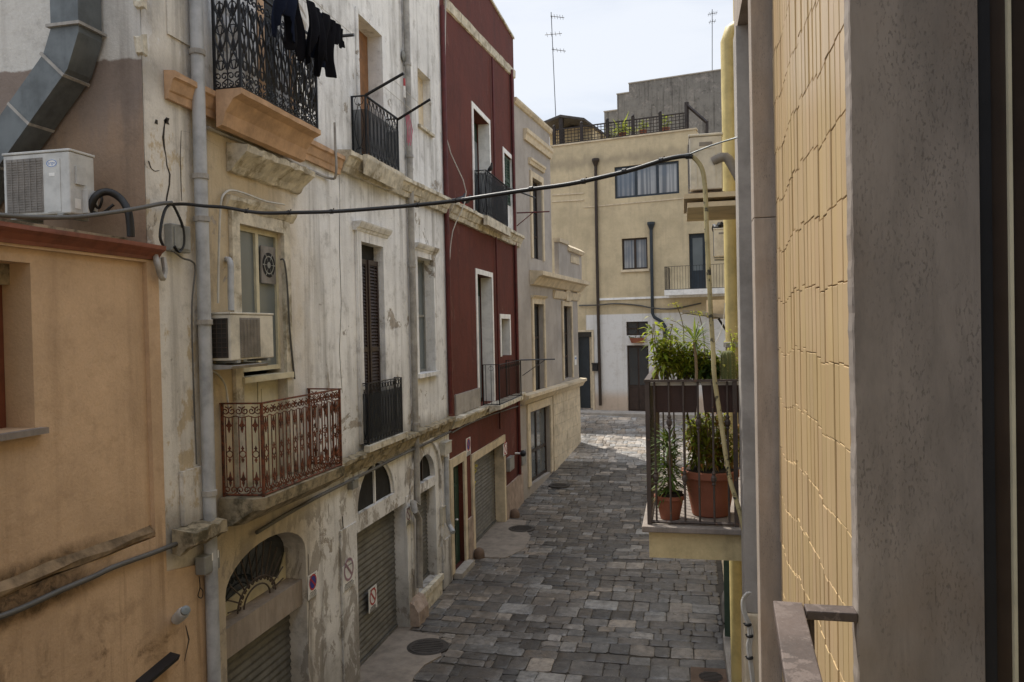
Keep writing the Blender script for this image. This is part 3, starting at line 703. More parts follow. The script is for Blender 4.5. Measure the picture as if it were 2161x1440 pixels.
# ------------------------------------------------------------------ 3  red house
rh=thing('red_house','narrow dark red house with white door surrounds between white and grey houses','house',(-5,20,0))
RU0,RU1,RV=16.31,23.98,14.42
rd=L.rect((999,238),(1030,262),(1032,390),(1003,400)); rd=(18.62,20.22,8.22,11.55)
ud=L.rect((995,222),(1033,250),(1034,380),(997,400))
sw=L.rect((1061,322),(1079,336),(1081,486),(1066,470)); 
md=L.rect((1006,578),(1035,586),(1042,835),(1010,838))
mw=L.rect((1056,672),(1073,674),(1076,750),(1058,752))
gd=L.rect((952,1000),(976,990),(980,1190),(957,1215)); gd=(gd[0],gd[1],.12,2.42)
rg=L.rect((997,968),(1060,940),(1063,1100),(1000,1138)); rg=(rg[0],rg[1],.0,rg[3])
ud=(ud[0]+.12,ud[1]-.12,8.24,ud[3]-.12)
sw=(sw[0],sw[1],8.22,sw[3]); md=(md[0],md[1],3.5,md[3]); 
holes=[rc(*q) for q in (ud,sw,md,mw,gd,rg)]
b=MB(); b.facade(L,[(RU0,0),(RU1,0),(RU1,RV),(RU0,RV)],holes,[.35,.12,.35,.30,.15,.30],.006,back=9.0); b.build('wall',MT['red'],rh)
v_a=L.px(940,8)[1]; v_b=L.px(1083,155)[1]
MB().prof(L,16.6,23.99,[(.008,v_a-.16),(.05,v_a-.14),(.06,v_a+.08),(.008,v_a+.12)],sl=v_b-v_a,seg=30,rough=.008).build('stone_band',MT['cornice'],rh)
MB().pbox(L,16.32,24.0,RV,RV+.06,-.3,.05).build('coping',MT['cornice'],rh)
for r,w in ((ud,.13),(md,.13)):
    surround(L,r,rh,MT['whitetrim'],w,.03,name='door_trim')
for r in (sw,mw): surround(L,r,rh,MT['whitetrim'],.13,.03)
for r in (ud,md,mw,sw):
    c=MB(); w=.008
    c.add([L.P(r[1]-.003,r[2],.004),L.P(r[1]-.003,r[3],.004),L.P(r[1]-.003,r[3],-.28),L.P(r[1]-.003,r[2],-.28)],[(0,1,2,3)]); c.build('white_reveal',MT['whitetrim'],rh)
for r in (ud,md):
    um=(r[0]+r[1])/2
    c=MB(); c.pbox(L,r[0],r[1],r[2],r[3],-.34,-.32); dd=c.build('door',MT['greendoor'],rh)
    louvre(L,(r[0]+.02,um,r[2],r[3]-.45),-.30,dd,MT['greenshut'] if r is md else MT['greendoor'],1)
    c=MB(); c.pbox(L,um+.03,r[1]-.04,r[2]+.1,r[3]-.5,-.315,-.305); c.build('pane',MT['glass_grey'],dd)
vm=sw[2]+ (sw[3]-sw[2])*.40
louvre(L,(sw[0]+.01,sw[1]-.01,vm,sw[3]-.01),-.08,rh,MT['greenshut'],2,'shutter',.09)
MB().pbox(L,sw[0],sw[1],sw[2],vm-.02,-.11,-.05).build('white_panel',MT['whitetrim'],rh)
sash(L,mw,-.26,rh,MT['greenshut'],MT['glass'],2)
# string courses
MB().prof(L,16.34,24.02,pr(8.22,.26,.34),seg=40,rough=.010,sl=.08).build('string_course',MT['cornice'],rh)
MB().prof(L,16.34,24.02,pr(3.50,.18,.24),seg=40,rough=.010,sl=-.06).build('string_course',MT['cornice'],rh)
MB().pbox(L,16.75,18.9,3.52,3.98,.008,.05).build('wall_panel',MT['greycement'],rh)
z=8.23; sl=MB(); sl.pbox(L,18.75,21.4,8.0,z,.262,.36); s0=sl.build('balcony',MT['cornice'],rh)
balcony(rh,[(-4.98,18.85,z),(-4.68,18.85,z),(-4.68,21.2,z),(-4.98,21.2,z)],1.12,'loops',.17,MT['iron'],s0,hw=.018,mesh=.95)
z=3.50; sl=MB(); sl.prof(L,19.2,22.1,[(.19,z-.2),(.3,z-.14),(.48,z-.10),(.48,z),(.19,z)]); s0=sl.build('balcony',MT['cornice'],rh)
balcony(rh,[(-4.98,19.3,z),(-4.56,19.3,z),(-4.56,22.0,z),(-4.98,22.0,z)],1.02,'bars',.13,MT['iron'],s0,hw=.016)
# ground floor
surround(L,gd,rh,MT['cream_stone'],.20,.05,name='door_trim')
c=MB(); c.pbox(L,gd[0],gd[1],gd[2],gd[3],-.14,-.10); um=(gd[0]+gd[1])/2
for a,e in ((gd[0]+.06,um-.03),(um+.03,gd[1]-.06)):
    for v0,v1 in ((.3,1.0),(1.1,1.9),(1.98,2.3)): c.pbox(L,a+.05,e-.05,v0,v1,-.10,-.085)
dd=c.build('door',MT['greendoor'],rh)
c=MB(); c.lathe(L.P(um+.08,1.15,-.085),[(.012,0),(.012,.03),(.026,.035),(.026,.055),(.01,.065)],10,ax=(1,0,0)); c.build('handle',MT['whitetrim'],dd)
MB().pbox(L,gd[0]-.05,gd[1]+.1,0,.118,-.1,.22).build('threshold',MT['greycement'],rh)
surround(L,rg,rh,MT['cream_stone'],.2,.05,name='garage_trim')
ro=roller(L,(rg[0]+.004,rg[1]-.004,0,rg[3]-.004),-.24,rh,MT['shutter'])
MB().pbox(L,rg[1]-.006,rg[1]-.002,0,rg[3],-.23,.006).build('jamb',MT['cream_stone'],rh)
# yellow spray marks over the garage shutter
ym=MB(); RR=random.Random(3)
def blot(u0,u1,v0,v1,n):
    for _ in range(n):
        u=RR.uniform(u0,u1); v=RR.uniform(v0,v1); w=RR.uniform(.04,.12); h=RR.uniform(.02,.04)
        ym.add([L.P(u,v,-.205),L.P(u+w,v,-.205),L.P(u+w*.9,v+h,-.205),L.P(u+.01,v+h,-.205)],[(0,1,2,3)])
blot(18.75,19.35,1.78,2.12,34); blot(18.2,19.2,1.42,1.60,26); blot(18.2,18.35,1.35,2.1,12)
ym.build('paint_mark',MT['yellowpaint'],ro)
MB().pbox(L,gd[1]+.22,rg[0]-.22,0,1.0,.008,.06).build('plinth',MT['darkplinth'],rh); MB().pbox(L,rg[1]+.22,23.9,0,.95,.008,.06).build('plinth',MT['darkplinth'],rh)

# ------------------------------------------------------------------ 4  grey house with low wing
G_=rad(5.8); Gp=Plane((-5,23.85,0),(math.sin(G_),math.cos(G_),0),(math.cos(G_),-math.sin(G_),0))
gh=thing('grey_house','taupe grey house with cream mouldings and a lower corner wing past the red house','house',(-5,28,0))
ue=Gp.px(1160,300)[0]; uw=Gp.px(1221,760)[0]; GV=12.55
gw1=Gp.rect((1119,372),(1142,388),(1144,548),(1126,548)); gw2=Gp.rect((1124,640),(1146,644),(1148,828),(1128,828))
gsh=Gp.rect((1116,870),(1158,862),(1163,1000),(1120,1030)); gsh=(gsh[0],gsh[1],.35,2.72)
gw3=Gp.rect((1187,645),(1205,648),(1206,800),(1190,798))
b=MB(); b.facade(Gp,[(.02,0),(uw,0),(uw,6.95),(ue,6.95),(ue,GV),(.02,GV)],[rc(*q) for q in (gw1,gw2,gsh,gw3)],[.25,.25,.22,.25],0,back=7.5); b.build('wall',MT['grey'],gh)
MB().prof(Gp,.02,ue+.08,[(.004,GV-.14),(.05,GV-.12),(.10,GV-.02),(.10,GV+.05),(-.2,GV+.05)]).build('coping',MT['cream_stone'],gh)
def band(x0,y0,x1,y1,h,d,par=gh,nm='moulding'):
    u0,v0=Gp.px(x0,y0); u1,v1=Gp.px(x1,y1); v=(v0+v1)/2
    return MB().prof(Gp,u0,u1,[(.004,v-h),(d*.5,v-h),(d*.7,v-h*.5),(d,v-h*.35),(d,v),(.004,v)]).build(nm,MT['cream_stone'],par)
band(1104,270,1160,316,.36,.14); band(1114,330,1146,356,.20,.12)
surround(Gp,gw1,gh,MT['cream_stone'],.2,.05); surround(Gp,gw2,gh,MT['cream_stone'],.18,.05,.1)
surround(Gp,gw3,gh,MT['cream_stone'],.18,.05); surround(Gp,gsh,gh,MT['cream_stone'],.28,.05,name='shop_trim')
for q in (gw1,gw2,gw3): sash(Gp,q,-.2,gh,MT['brownframe'],MT['glass'],2,'window',.07,(.3,.62))
sash(Gp,gsh,-.18,gh,MT['brownframe'],MT['glass_sky'],2,'shop_window',.1,(.42,))
u0=(gw3[0]+gw3[1])/2; v=gw3[3]+.2
c=MB(); c.poly(Gp,[(u0-.35,v),(u0+.35,v),(u0+.38,v+.35),(u0+.2,v+.40),(u0,v+.62),(u0-.2,v+.40),(u0-.38,v+.35)],.004,.10); c.build('keystone',MT['cream_stone'],gh)
c=MB(); c.prof(Gp,Gp.px(1117,560)[0],uw+.35,[(.004,6.86),(.12,6.88),(.30,7.12),(.46,7.16),(.46,7.30),(.004,7.34)]); c.build('cornice',MT['cream_stone'],gh)
c=MB(); c.prof(Gp,ue,uw+.2,[(.004,6.5),(.06,6.52),(.12,6.78),(.004,6.82)]); c.build('cornice',MT['cream_stone'],gh)
c=MB(); c.pbox(Gp,ue+.15,ue+1.5,7.30,8.55,.05,.22); c.pbox(Gp,ue+1.5,uw+.1,7.30,8.35,.02,.18); c.build('parapet',MT['grey'],gh)
c=MB(); c.pbox(Gp,ue+.1,ue+1.5,8.55,8.68,.02,.28); c.prof(Gp,ue+1.45,uw+.18,[(-.02,8.35),(.26,8.35),(.32,8.48),(.12,8.62),(-.02,8.62)]); c.build('parapet_cap',MT['cream_stone'],gh)
c=MB(); um=(ue+1.6+uw)/2
for k in range(7): c.poly(Gp,[(um-.66+k*.2,7.95),(um-.50+k*.2,7.95),(um-.48+k*.2,8.15),(um-.57+k*.2,8.28),(um-.68+k*.2,8.15)],.183,.215)
c.build('carved_panel',MT['cream_stone'],gh)
c=MB(); c.prof(Gp,.1,uw+.25,[(.004,3.02),(.10,3.04),(.2,3.20),(.28,3.24),(.28,3.34),(.004,3.36)]); c.build('string_course',MT['cream_stone'],gh)
# stone block base on the corner wing
c=MB(); v=0.0; i=0; ub=Gp.px(1167,900)[0]
while v<3.0:
    h=.38; u=ub-(.3 if i%2 else 0)
    while u<uw:
        w=min(.75,uw-u); a=max(u,ub)
        if u+w-a>.05: c.pbox(Gp,a+.004,u+w-.004,v+.004,min(v+h,3.02)-.004,.004,.03+rnd(0,.008))
        u+=.75
    v+=h; i+=1
c.build('stone_facing',MT['cream_stone'],gh)
# ------------------------------------------------------------------ 5  cream house across the end of the street
Fp=Plane((-6.5,38.5,0),(.979,-.202,0),(-.202,-.979,0))
ch=thing('cream_house','three storey cream house closing the end of the street, white washed at street level','house',(-3,37.8,1.4))
ftop=(Fp.px(1165,311)[1]+Fp.px(1450,275)[1])/2; fr=Fp.px(1468,300)[0]; fw=Fp.px(1470,395)[1]
T1=Fp.rect((1296,351),(1433,341),(1433,409),(1298,419)); T2=Fp.rect((1312,504),(1366,501),(1367,567),(1313,570))
T3=Fp.rect((1453,493),(1489,492),(1489,612),(1455,612)); T4=Fp.rect((1321,679),(1367,679),(1368,708),(1322,708))
gb=1.30
T5=Fp.rect((1323,729),(1369,729),(1370,855),(1324,855)); T5=(T5[0],T5[1],gb+.08,T5[3]); T6=Fp.rect((1214,702),(1250,700),(1250,850),(1214,850)); T6=(T6[0],T6[1],gb+.05,T6[3])
hs=[T1,T2,T3,T4,T5,T6]
b=MB(); b.facade(Fp,[(-9,.2),(fr+5,.2),(fr+5,fw),(fr,fw),(fr,ftop),(-9,ftop)],[rc(*q) for q in hs],[.14,.16,.2,.18,.2,.4],0,back=9); b.build('wall',MT['cream'],ch)
c=MB(); c.pbox(Fp,-9,fr+.05,ftop,ftop+.07,-.35,.05); c.build('coping',MT['cream_stone'],ch)
sash(Fp,T1,-.12,ch,MT['darkframe'],MT['curtain'],3,'window',.10); sash(Fp,T2,-.14,ch,MT['brownframe'],MT['curtain'],2,'window',.08)
MB().pbox(Fp,T2[0]-.05,T2[1]+.08,T2[2]-.12,T2[2]-.004,.004,.08).build('sill',MT['cream_stone'],ch)
c=MB(); c.pbox(Fp,T3[0],T3[1],T3[2],T3[3],-.19,-.15); dd=c.build('door',MT['darkframe'],ch); MB().pbox(Fp,T3[0]+.15,T3[1]-.15,T3[2]+.9,T3[3]-.2,-.15,-.14).build('pane',MT['glass_grey'],dd)
sash(Fp,T4,-.15,ch,MT['brownframe'],MT['glass'],2,'vent_window',.06,(.5,))
c=MB(); c.pbox(Fp,T5[0],T5[1],T5[2],T5[3],-.19,-.15); um=(T5[0]+T5[1])/2
for a,e in ((T5[0]+.06,um-.02),(um+.02,T5[1]-.06)): c.pbox(Fp,a,e,T5[2]+.1,T5[2]+1.1,-.15,-.12)
dd=c.build('door',MT['darkdoor'],ch)
MB().pbox(Fp,T5[0]+.08,um-.04,T5[2]+1.25,T5[3]-.12,-.149,-.135).build('pane',MT['glass'],dd); MB().pbox(Fp,um+.04,T5[1]-.08,T5[2]+1.25,T5[3]-.12,-.149,-.135).build('pane',MT['glass'],dd)
c=MB(); c.pbox(Fp,T6[0],T6[0]+.62,T6[2],T6[3]-.25,-.39,-.34); dd=c.build('door',MT['darkframe'],ch)
MB().pbox(Fp,T6[0],T6[1],T6[3]-.24,T6[3],-.39,-.30).build('fanlight',MT['glass'],dd)
MB().pbox(Fp,T6[0]+.63,T6[1],T6[2],T6[3]-.25,-.39,-.37).build('panel',MT['cream_stone'],dd)
surround(Fp,T6,ch,MT['cream_stone'],.10,.04,name='door_trim')
v0=Fp.px(1300,631)[1]; u0=Fp.px(1262,640)[0]
MB().pbox(Fp,u0,fr+5,v0-.05,v0+.05,.004,.05).build('string_course',MT['whitetrim'],ch)
c=MB(); 
for (x0,x1,y) in ((1165,1232,412),(1165,1232,426)):
    a=Fp.px(x0,y); e=Fp.px(x1,y-4); c.pbox(Fp,a[0],e[0],a[1]-.03,a[1]+.03,.004,.035,sl=e[1]-a[1])
a=Fp.px(1232,438); e=Fp.px(1450,418); c.pbox(Fp,a[0],e[0],a[1]-.025,a[1]+.025,.004,.03,sl=e[1]-a[1]); c.build('relief_line',MT['cream_stone'],ch)
zb=Fp.px(1445,613)[1]; ba=Fp.px(1404,612,.9)[0]; bb=fr+1.6
s0=MB().pbox(Fp,ba-.03,bb,zb-.24,zb,.004,.98).build('balcony',MT['whitetrim'],ch)
balcony(ch,[Fp.P(ba,zb,.02),Fp.P(ba,zb,.92),Fp.P(bb-.05,zb,.92)],1.05,'plain',.125,MT['iron'],s0)
# roof terrace: lattice fence, cabin, timber frame, plants
te=thing('terrace_fence','dark wooden lattice fence along the roof terrace of the cream house','fence',Fp.P(3,ftop,-.1))
pp=[1168,1226,1281,1335,1393,1450]; us=[Fp.px(x,300)[0] for x in pp]; zf=ftop+.075; hf=.80
for u in us:
    c=MB(); c.pbox(Fp,u-.07,u+.07,zf,zf+hf+.10,-.20,-.06); c.lathe(Fp.P(u,zf+hf+.1,-.13),[(.05,0),(.08,.04),(.05,.11),(.0,.14)],8); c.build('post',MT['timber'],te)
for a,e in zip(us,us[1:]):
    c=MB(); c.pbox(Fp,a+.07,e-.07,zf+.02,zf+.08,-.15,-.11); c.pbox(Fp,a+.07,e-.07,zf+hf-.06,zf+hf,-.15,-.11)
    n=max(3,int((e-a)/.16))
    for k in range(1,n): u=a+(e-a)*k/n; c.pbox(Fp,u-.016,u+.016,zf+.08,zf+hf-.06,-.14,-.125)
    for k in range(1,5): v=zf+hf*k/5; c.pbox(Fp,a+.07,e-.07,v-.016,v+.016,-.125,-.112)
    c.build('lattice',MT['timber'],te)
cb=thing('terrace_cabin','small roof terrace shelter with dark sloping roof behind the lattice fence','shelter',Fp.P(0,ftop,-2))
cu0=Fp.px(1150,260)[0]-.6; cu1=Fp.px(1222,265)[0]; zc=ftop+.07; ht=(Fp.px(1175,250,-1.)[1]-zc)
MB().pbox(Fp,cu0,cu1,zc,zc+ht-.25,-4.0,-2.2).build('wall',MT['cream'],cb)
c=MB(); um=Fp.px(1175,250)[0]
c.hexa([Fp.P(cu0-.2,zc+ht-.45,-.5),Fp.P(um,zc+ht-.10,-.5),Fp.P(um,zc+ht-.10,-4.2),Fp.P(cu0-.2,zc+ht-.45,-4.2),Fp.P(cu0-.2,zc+ht-.33,-.5),Fp.P(um,zc+ht+.02,-.5),Fp.P(um,zc+ht+.02,-4.2),Fp.P(cu0-.2,zc+ht-.33,-4.2)])
c.hexa([Fp.P(um,zc+ht-.10,-.5),Fp.P(cu1+.1,zc+ht-.42,-.5),Fp.P(cu1+.1,zc+ht-.42,-4.2),Fp.P(um,zc+ht-.10,-4.2),Fp.P(um,zc+ht+.02,-.5),Fp.P(cu1+.1,zc+ht-.30,-.5),Fp.P(cu1+.1,zc+ht-.30,-4.2),Fp.P(um,zc+ht+.02,-4.2)])
c.build('roof',MT['rooftile'],cb)
MB().pbox(Fp,um-.10,um+.10,zc,zc+ht-.12,-.75,-.55).build('post',MT['timber'],cb)
c=MB(); u2=Fp.px(1290,275)[0]; c.hexa([Fp.P(cu1+.11,zc+.1,-3.5),Fp.P(u2,zc+.1,-3.5),Fp.P(u2,zc+.1,-5),Fp.P(cu1+.11,zc+.1,-5),Fp.P(cu1+.11,zc+ht-.45,-3.5),Fp.P(u2,zc+ht-1.0,-3.5),Fp.P(u2,zc+ht-1.0,-5),Fp.P(cu1+.11,zc+ht-.45,-5)]); c.build('side_wall',MT['cream'],cb)
c=MB(); c.hexa([Fp.P(cu1+.3,zc+ht-.60,-3.2),Fp.P(u2+.4,zc+ht-1.06,-3.2),Fp.P(u2+.4,zc+ht-1.06,-5.1),Fp.P(cu1+.3,zc+ht-.6,-5.1),Fp.P(cu1+.3,zc+ht-.50,-3.2),Fp.P(u2+.4,zc+ht-.94,-3.2),Fp.P(u2+.4,zc+ht-.94,-5.1),Fp.P(cu1+.3,zc+ht-.5,-5.1)]); c.build('lean_to_roof',MT['rooftile'],cb)
tf=thing('timber_frame','dark bent timber frame standing on the right corner of the cream roof','frame',Fp.P(fr,ftop,-.1))
A=lambda x,y,d: Fp.P(*Fp.px(x,y,d),d)
c=MB(); c.tube([A(1449,280,-.1),A(1449,216,-.1)],.10,4); c.build('post',MT['timber'],tf)
c=MB(); c.tube([A(1447,220,-.1),A(1492,259,-.1)],.075,4); c.build('beam',MT['timber'],tf)
c=MB(); c.tube([A(1492,256,-.1),A(1492,320,-.1)],.07,4); c.build('post',MT['timber'],tf)
sw_=thing('stepped_house','tall bare grey cement wall with stepped top rising behind the cream house','house',Fp.P(7,1,-9))
St=Plane(Fp.O-Fp.n*9,Fp.t,Fp.n); q=lambda x,y: St.px(x,y)
p0,p1,p2,p3,p4,p5,p6=q(1275,237),q(1302,236),q(1302,200),q(1327,197),q(1327,174),q(1530,147),q(1600,140)
b=MB(); b.facade(St,[(p0[0],1),(p6[0]+3,1),(p6[0]+3,p5[1]),(p4[0],p5[1]),(p4[0],p2[1]),(p2[0],p2[1]),(p2[0],p0[1]),(p0[0],p0[1])],[],.1,0,back=8); b.build('wall',MT['rawgrey'],sw_)
c=MB(); 
for a,e,v in ((p0[0]-.03,p2[0]-.01,p0[1]),(p2[0]-.03,p4[0]-.01,p2[1]),(p4[0]-.03,p6[0]+3,p5[1])): c.pbox(St,a,e,v+.002,v+.06,-.3,.04)
c.build('coping',MT['greycement'],sw_)
def antenna(name,label,base,top,arms,pl):
    t=thing('tv_antenna',label,'antenna',base); c=MB(); c.tube([base,top],.022,5); c.build('mast',MT['antenna'],t)
    for (f,l0,l1,n,k) in arms:
        p=Vector(base).lerp(Vector(top),f); c=MB(); X=pl.t; Y=pl.n
        a=p+X*l0; e=p+X*l1+Vector((0,0,-.18*(l1-l0)*k)); c.tube([a,e],.018,4)
        for i in range(n):
            m=a.lerp(e,(i+.5)/n); w=.30; c.tube([m-Y*w-X*w*.3,m+Y*w+X*w*.3],.010,4)
        c.build('boom',MT['antenna'],t)
    return t
antenna('a','tall tv antenna with three booms above the terrace shelter','' or Fp.P(*Fp.px(1173,252,-2.5),-2.5),Fp.P(*Fp.px(1163,26,-2.5),-2.5),[(.965,-.05,.72,5,1.6),(.80,-.4,.55,4,.5),(.655,-.05,.72,4,1.6),],Fp)
antenna('b','small distant tv antenna on the stepped grey house',St.P(*St.px(1503,150,-2),-2),St.P(*St.px(1503,20,-2),-2),[(.93,-.25,.3,5,0),(.80,-.2,.22,3,0)],St)
# street-level details on the cream house
def wall_pipe(label, pts, r, mat, hopper=None, name='drainpipe', cat='pipe', group=None, clips=()):
    t=thing(name,label,cat,pts[-1],group)
    c=MB(); c.tube(pts,r,10); c.build('pipe',mat,t,50)
    if hopper: c=MB(); c.lathe(Vector(hopper)-Vector((0,0,.12)),[(r,0),(r*1.2,.05),(r*2.4,.26),(r*2.4,.36),(r*2.0,.36)],10); c.build('hopper',mat,t)
    if clips:
        for p in clips:
            c=MB(); c.lathe(Vector(p)-Vector((0,0,.03)),[(r*1.02,0),(r*1.22,.004),(r*1.22,.056),(r*1.02,.06)],10); c.build('bracket',MT['pvc_old'],t)
    return t
fp=lambda x,y,d=.09: Fp.P(*Fp.px(x,y,d),d)
wall_pipe('long dark brown drainpipe with hopper, left of the top window of the cream house',[fp(1257,352),fp(1259,500),fp(1263,690),fp(1267,856)],.075,MT['brownframe'],fp(1257,346))
wall_pipe('short dark drainpipe jogging right above the white washed street wall',[fp(1374,485),fp(1376,600),fp(1377,662),fp(1381,670),fp(1398,680),fp(1404,690),fp(1405,800),fp(1406,850)],.075,MT['darkframe'],fp(1374,480))
def cable(label, pts, r, mat, name='cable', cat='cable', sub=4, n=6, group=None):
    P_=[Vector(p) for p in pts]; Q=[]
    for i in range(len(P_)-1):
        p0=P_[max(i-1,0)];p1=P_[i];p2=P_[i+1];p3=P_[min(i+2,len(P_)-1)]
        for k in range(sub):
            t=k/sub; Q.append(.5*((2*p1)+(p2-p0)*t+(2*p0-5*p1+4*p2-p3)*t*t+(3*p1-p0-3*p2+p3)*t**3))
    Q.append(P_[-1]); c=MB(); c.tube(Q,r,n); o=c.build(name,mat,None,60); return tag(o,label,cat,group)
cable('dark cables sagging along the cream house above the white wall',[fp(1222,645,.06),fp(1262,644,.12),fp(1300,641,.06),fp(1350,645,.06),fp(1375,650,.14),fp(1420,652,.06),fp(1480,640,.06)],.035,MT['cable_grey'])
t=thing('letter_box','small black box beside the brown drainpipe on the cream house','box',fp(1258,783)); a=Fp.px(1252,783); e=Fp.px(1263,766)
MB().pbox(Fp,a[0],e[0],a[1],e[1]-.06,.004,.16).build('case',MT['iron'],t); MB().pbox(Fp,a[0]-.02,e[0]+.02,e[1]-.06,e[1],.002,.2).build('lid',MT['iron'],t)
t=thing('notice_plate','small pale blue plate on the edge of the grey corner wing','sign',Gp.P(*Gp.px(1217,770),.01)); a=Gp.px(1216.4,770); e=Gp.px(1219,750)
MB().pbox(Gp,a[0]-.35,a[0]-.02,a[1],e[1],.003,.02).build('plate',MT['signw'],t); MB().pbox(Gp,a[0]-.31,a[0]-.06,e[1]-.14,e[1]-.07,.02,.023).build('lettering',MT['logo'],t)

# ------------------------------------------------------------------ 6  right-hand houses
Rw=Plane((.5,0,0),(0,1,0),(-1,0,0))
th=thing('tiled_house','house on the right with narrow beige wall tiles, travertine fins and a yellow far wall','house',(.6,4,0))
MB().pbox(Rw,1.97,4.495,0,11,-.25,-.009).build('backing_wall',MT['grout'],th)
tb=MB(); RR=random.Random(11); cw=.0865; rh_=.263
nc=int((4.49-1.975)/cw)
o=.05
for i in range(nc+1):
    cj=RR.uniform(-.0028,.0012)
    o = .05+(o-.05)*.8+RR.uniform(-.020,.020); u0=1.975+i*cw; u1=min(u0+cw-RR.uniform(.003,.006),4.492)
    if u1-u0<.03: continue
    v=2.6+o
    while v<8.3:
        h=rh_-.0035; j=cj+RR.uniform(-.0008,.0008); s1=RR.uniform(-.003,.001); s2=RR.uniform(-.0008,.0008); g=RR.uniform(.93,1.05)
        d0=.002+j; P_=Rw.P; bv=.0022
        A_=[P_(u0,v,-.019),P_(u1,v,-.019),P_(u1,v+h,-.019),P_(u0,v+h,-.019)]
        B_=[P_(u0,v,d0-.0018),P_(u1,v,d0-.0018+s1),P_(u1,v+h,d0-.0018+s1+s2),P_(u0,v+h,d0-.0018+s2)]
        C_=[P_(u0+bv,v+bv,d0),P_(u1-bv,v+bv,d0+s1),P_(u1-bv,v+h-bv,d0+s1+s2),P_(u0+bv,v+h-bv,d0+s2)]
        tb.add(A_+B_+C_,[(k,(k+1)%4,4+(k+1)%4,4+k) for k in range(4)]+[(4+k,4+(k+1)%4,8+(k+1)%4,8+k) for k in range(4)]+[(8,9,10,11)],(g,g*RR.uniform(.98,1.01),g*RR.uniform(.94,1.03)))
        v+=rh_
tb.build('wall_tiles',MT['tile'],th)
def bev(o,w=.004,seg=2):
    m=o.modifiers.new('b','BEVEL'); m.width=w; m.segments=seg; m.limit_method='ANGLE'; return o
# travertine fin beyond the tiles, in three lengths
c=MB()
for v0,v1 in ((-.0,2.9),(2.903,6.0),(6.003,8.4),(8.403,11)): c.box(.392,.75,4.50,4.66,v0,v1)
bev(c.build('travertine_fin',MT['travertine_warm'],th))
vb=onY(1581,1294,5.6).z; vs_=onY(1568,52,5.6).z
bev(MB().box(.388,.62,5.60,5.88,vb,vs_-.002).build('grey_pilaster',MT['greycement'],th))
bev(MB().box(.376,.62,5.585,5.9,0,vb-.003).build('stone_base',MT['cream_stone'],th),.012)
MB().box(.40,.75,4.665,5.92,vs_,11).build('architrave',MT['travertine_warm'],th)
c=MB(); c.box(.425,.45,4.67,4.72,0,vs_-.003); c.box(.55,.70,4.7,5.6,0,vs_-.003); c.build('shutter_guide',MT['greycement'],th)
Yw=Plane((.62,0,0),(0,1,0),(-1,0,0))
b=MB(); b.facade(Yw,[(5.885,0),(9.3,0),(9.3,10.5),(5.885,10.5)],[rc(6.6,7.7,3.94,6.4)],.2,0,back=8); b.build('yellow_wall',MT['yellow'],th)
louvre(Yw,(6.6,7.7,3.94,6.4),-.15,th,MT['greenshut'],2,'balcony_door')
sl=MB(); sl.box(-.275,.612,5.96,8.35,3.68,3.878); s0=sl.build('balcony',MT['yellow_slab'],th)
bev(MB().box(-.325,.612,5.91,8.40,3.88,3.925).build('slab_top',MT['travertine'],s0),.008)
balcony(th,[(.365,5.985,3.925),(-.27,5.985,3.925),(-.27,8.32,3.925),(.60,8.32,3.925)],1.075,'knobs',.108,MT['rail_brown'],s0,hw=.022,corner=.016)
# near window reveal: travertine jamb, dark frame
def rough_slab(mb,x0,x1,y0,y1,z0,z1,step=.02,j=.0016):
    n=int((z1-z0)/step); vs=[]; fs=[]; e=.004
    for k in range(n+1):
        z=z0+(z1-z0)*k/n; a=RR.gauss(0,j); chip=RR.random()<.05; q=e+abs(RR.gauss(0,j))+(.005*RR.random() if chip else 0); q2=e+abs(RR.gauss(0,j))
        vs+=[(x0+q2*.6,y0+0,z),(x0+q2*.6,y0,z),(x0+a*.4,y0+q,z),(x0+a*.4,y1-q2,z),(x0+q2,y1,z),(x1,y1,z),(x1,y0,z)]
    for k in range(n):
        for i in range(7): fs.append((k*7+i,k*7+(i+1)%7,(k+1)*7+(i+1)%7,(k+1)*7+i))
    fs+= [tuple(range(7))[::-1],tuple(n*7+i for i in range(7))]; mb.add(vs,fs); return mb
rough_slab(MB(),.378,.641,1.905,1.962,0,9).build('travertine_jamb',MT['travertine'],th)
c=MB(); c.box(.6425,.668,1.912,1.955,3.9,9); wf=c.build('window_frame',MT['iron'],th)
MB().box(.6685,.701,1.921,1.955,3.9,9).build('shutter_edge',MT['brownframe'],wf)
MB().box(.7015,.7085,1.908,1.955,3.9,9).build('pale_seal',MT['creamframe'],wf)
MB().box(.709,1.1,1.916,1.955,3.9,9).build('inner_frame',MT['brownframe'],wf)
MB().box(.66,6,-6,.9,0,10).build('rear_wall',MT['yellow'],th)
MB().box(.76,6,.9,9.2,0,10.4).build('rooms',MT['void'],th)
# rusty balcony rail close to the camera
bb_=MB(); zr=onY(1632,1276,1.93).z; x0=onY(1632,1276,1.95).x
dx=math.tan(rad(3.3))
def barq(p,q,w,tk,mb):
    p=Vector(p);q=Vector(q);D=(q-p).normalized();S_=Vector((-D.y,D.x,0))*w/2;Z=Vector((0,0,tk))
    mb.hexa([p-S_-Z,q-S_-Z,q+S_-Z,p+S_-Z,p-S_,q-S_,q+S_,p+S_])
sb=MB().box(.08,.640,-.6,1.90,3.76,3.90).build('near_balcony',MT['yellow_slab'],th)
barq((x0+.0335,1.958,zr),(x0+.0335-1.9*dx,.05,zr),.067,.022,bb_); barq((x0+.068,1.925,zr),(.379,1.925,zr),.05,.022,bb_)
r_=MB()
for k in range(9): y=1.90-.2*k; r_.tube([(x0+.034-(1.95-y)*dx,y,3.9),(x0+.034-(1.95-y)*dx,y,zr-.02)],.009,6)
for x in (.28,): r_.tube([(x,1.925,3.9),(x,1.925,zr-.02)],.009,6)
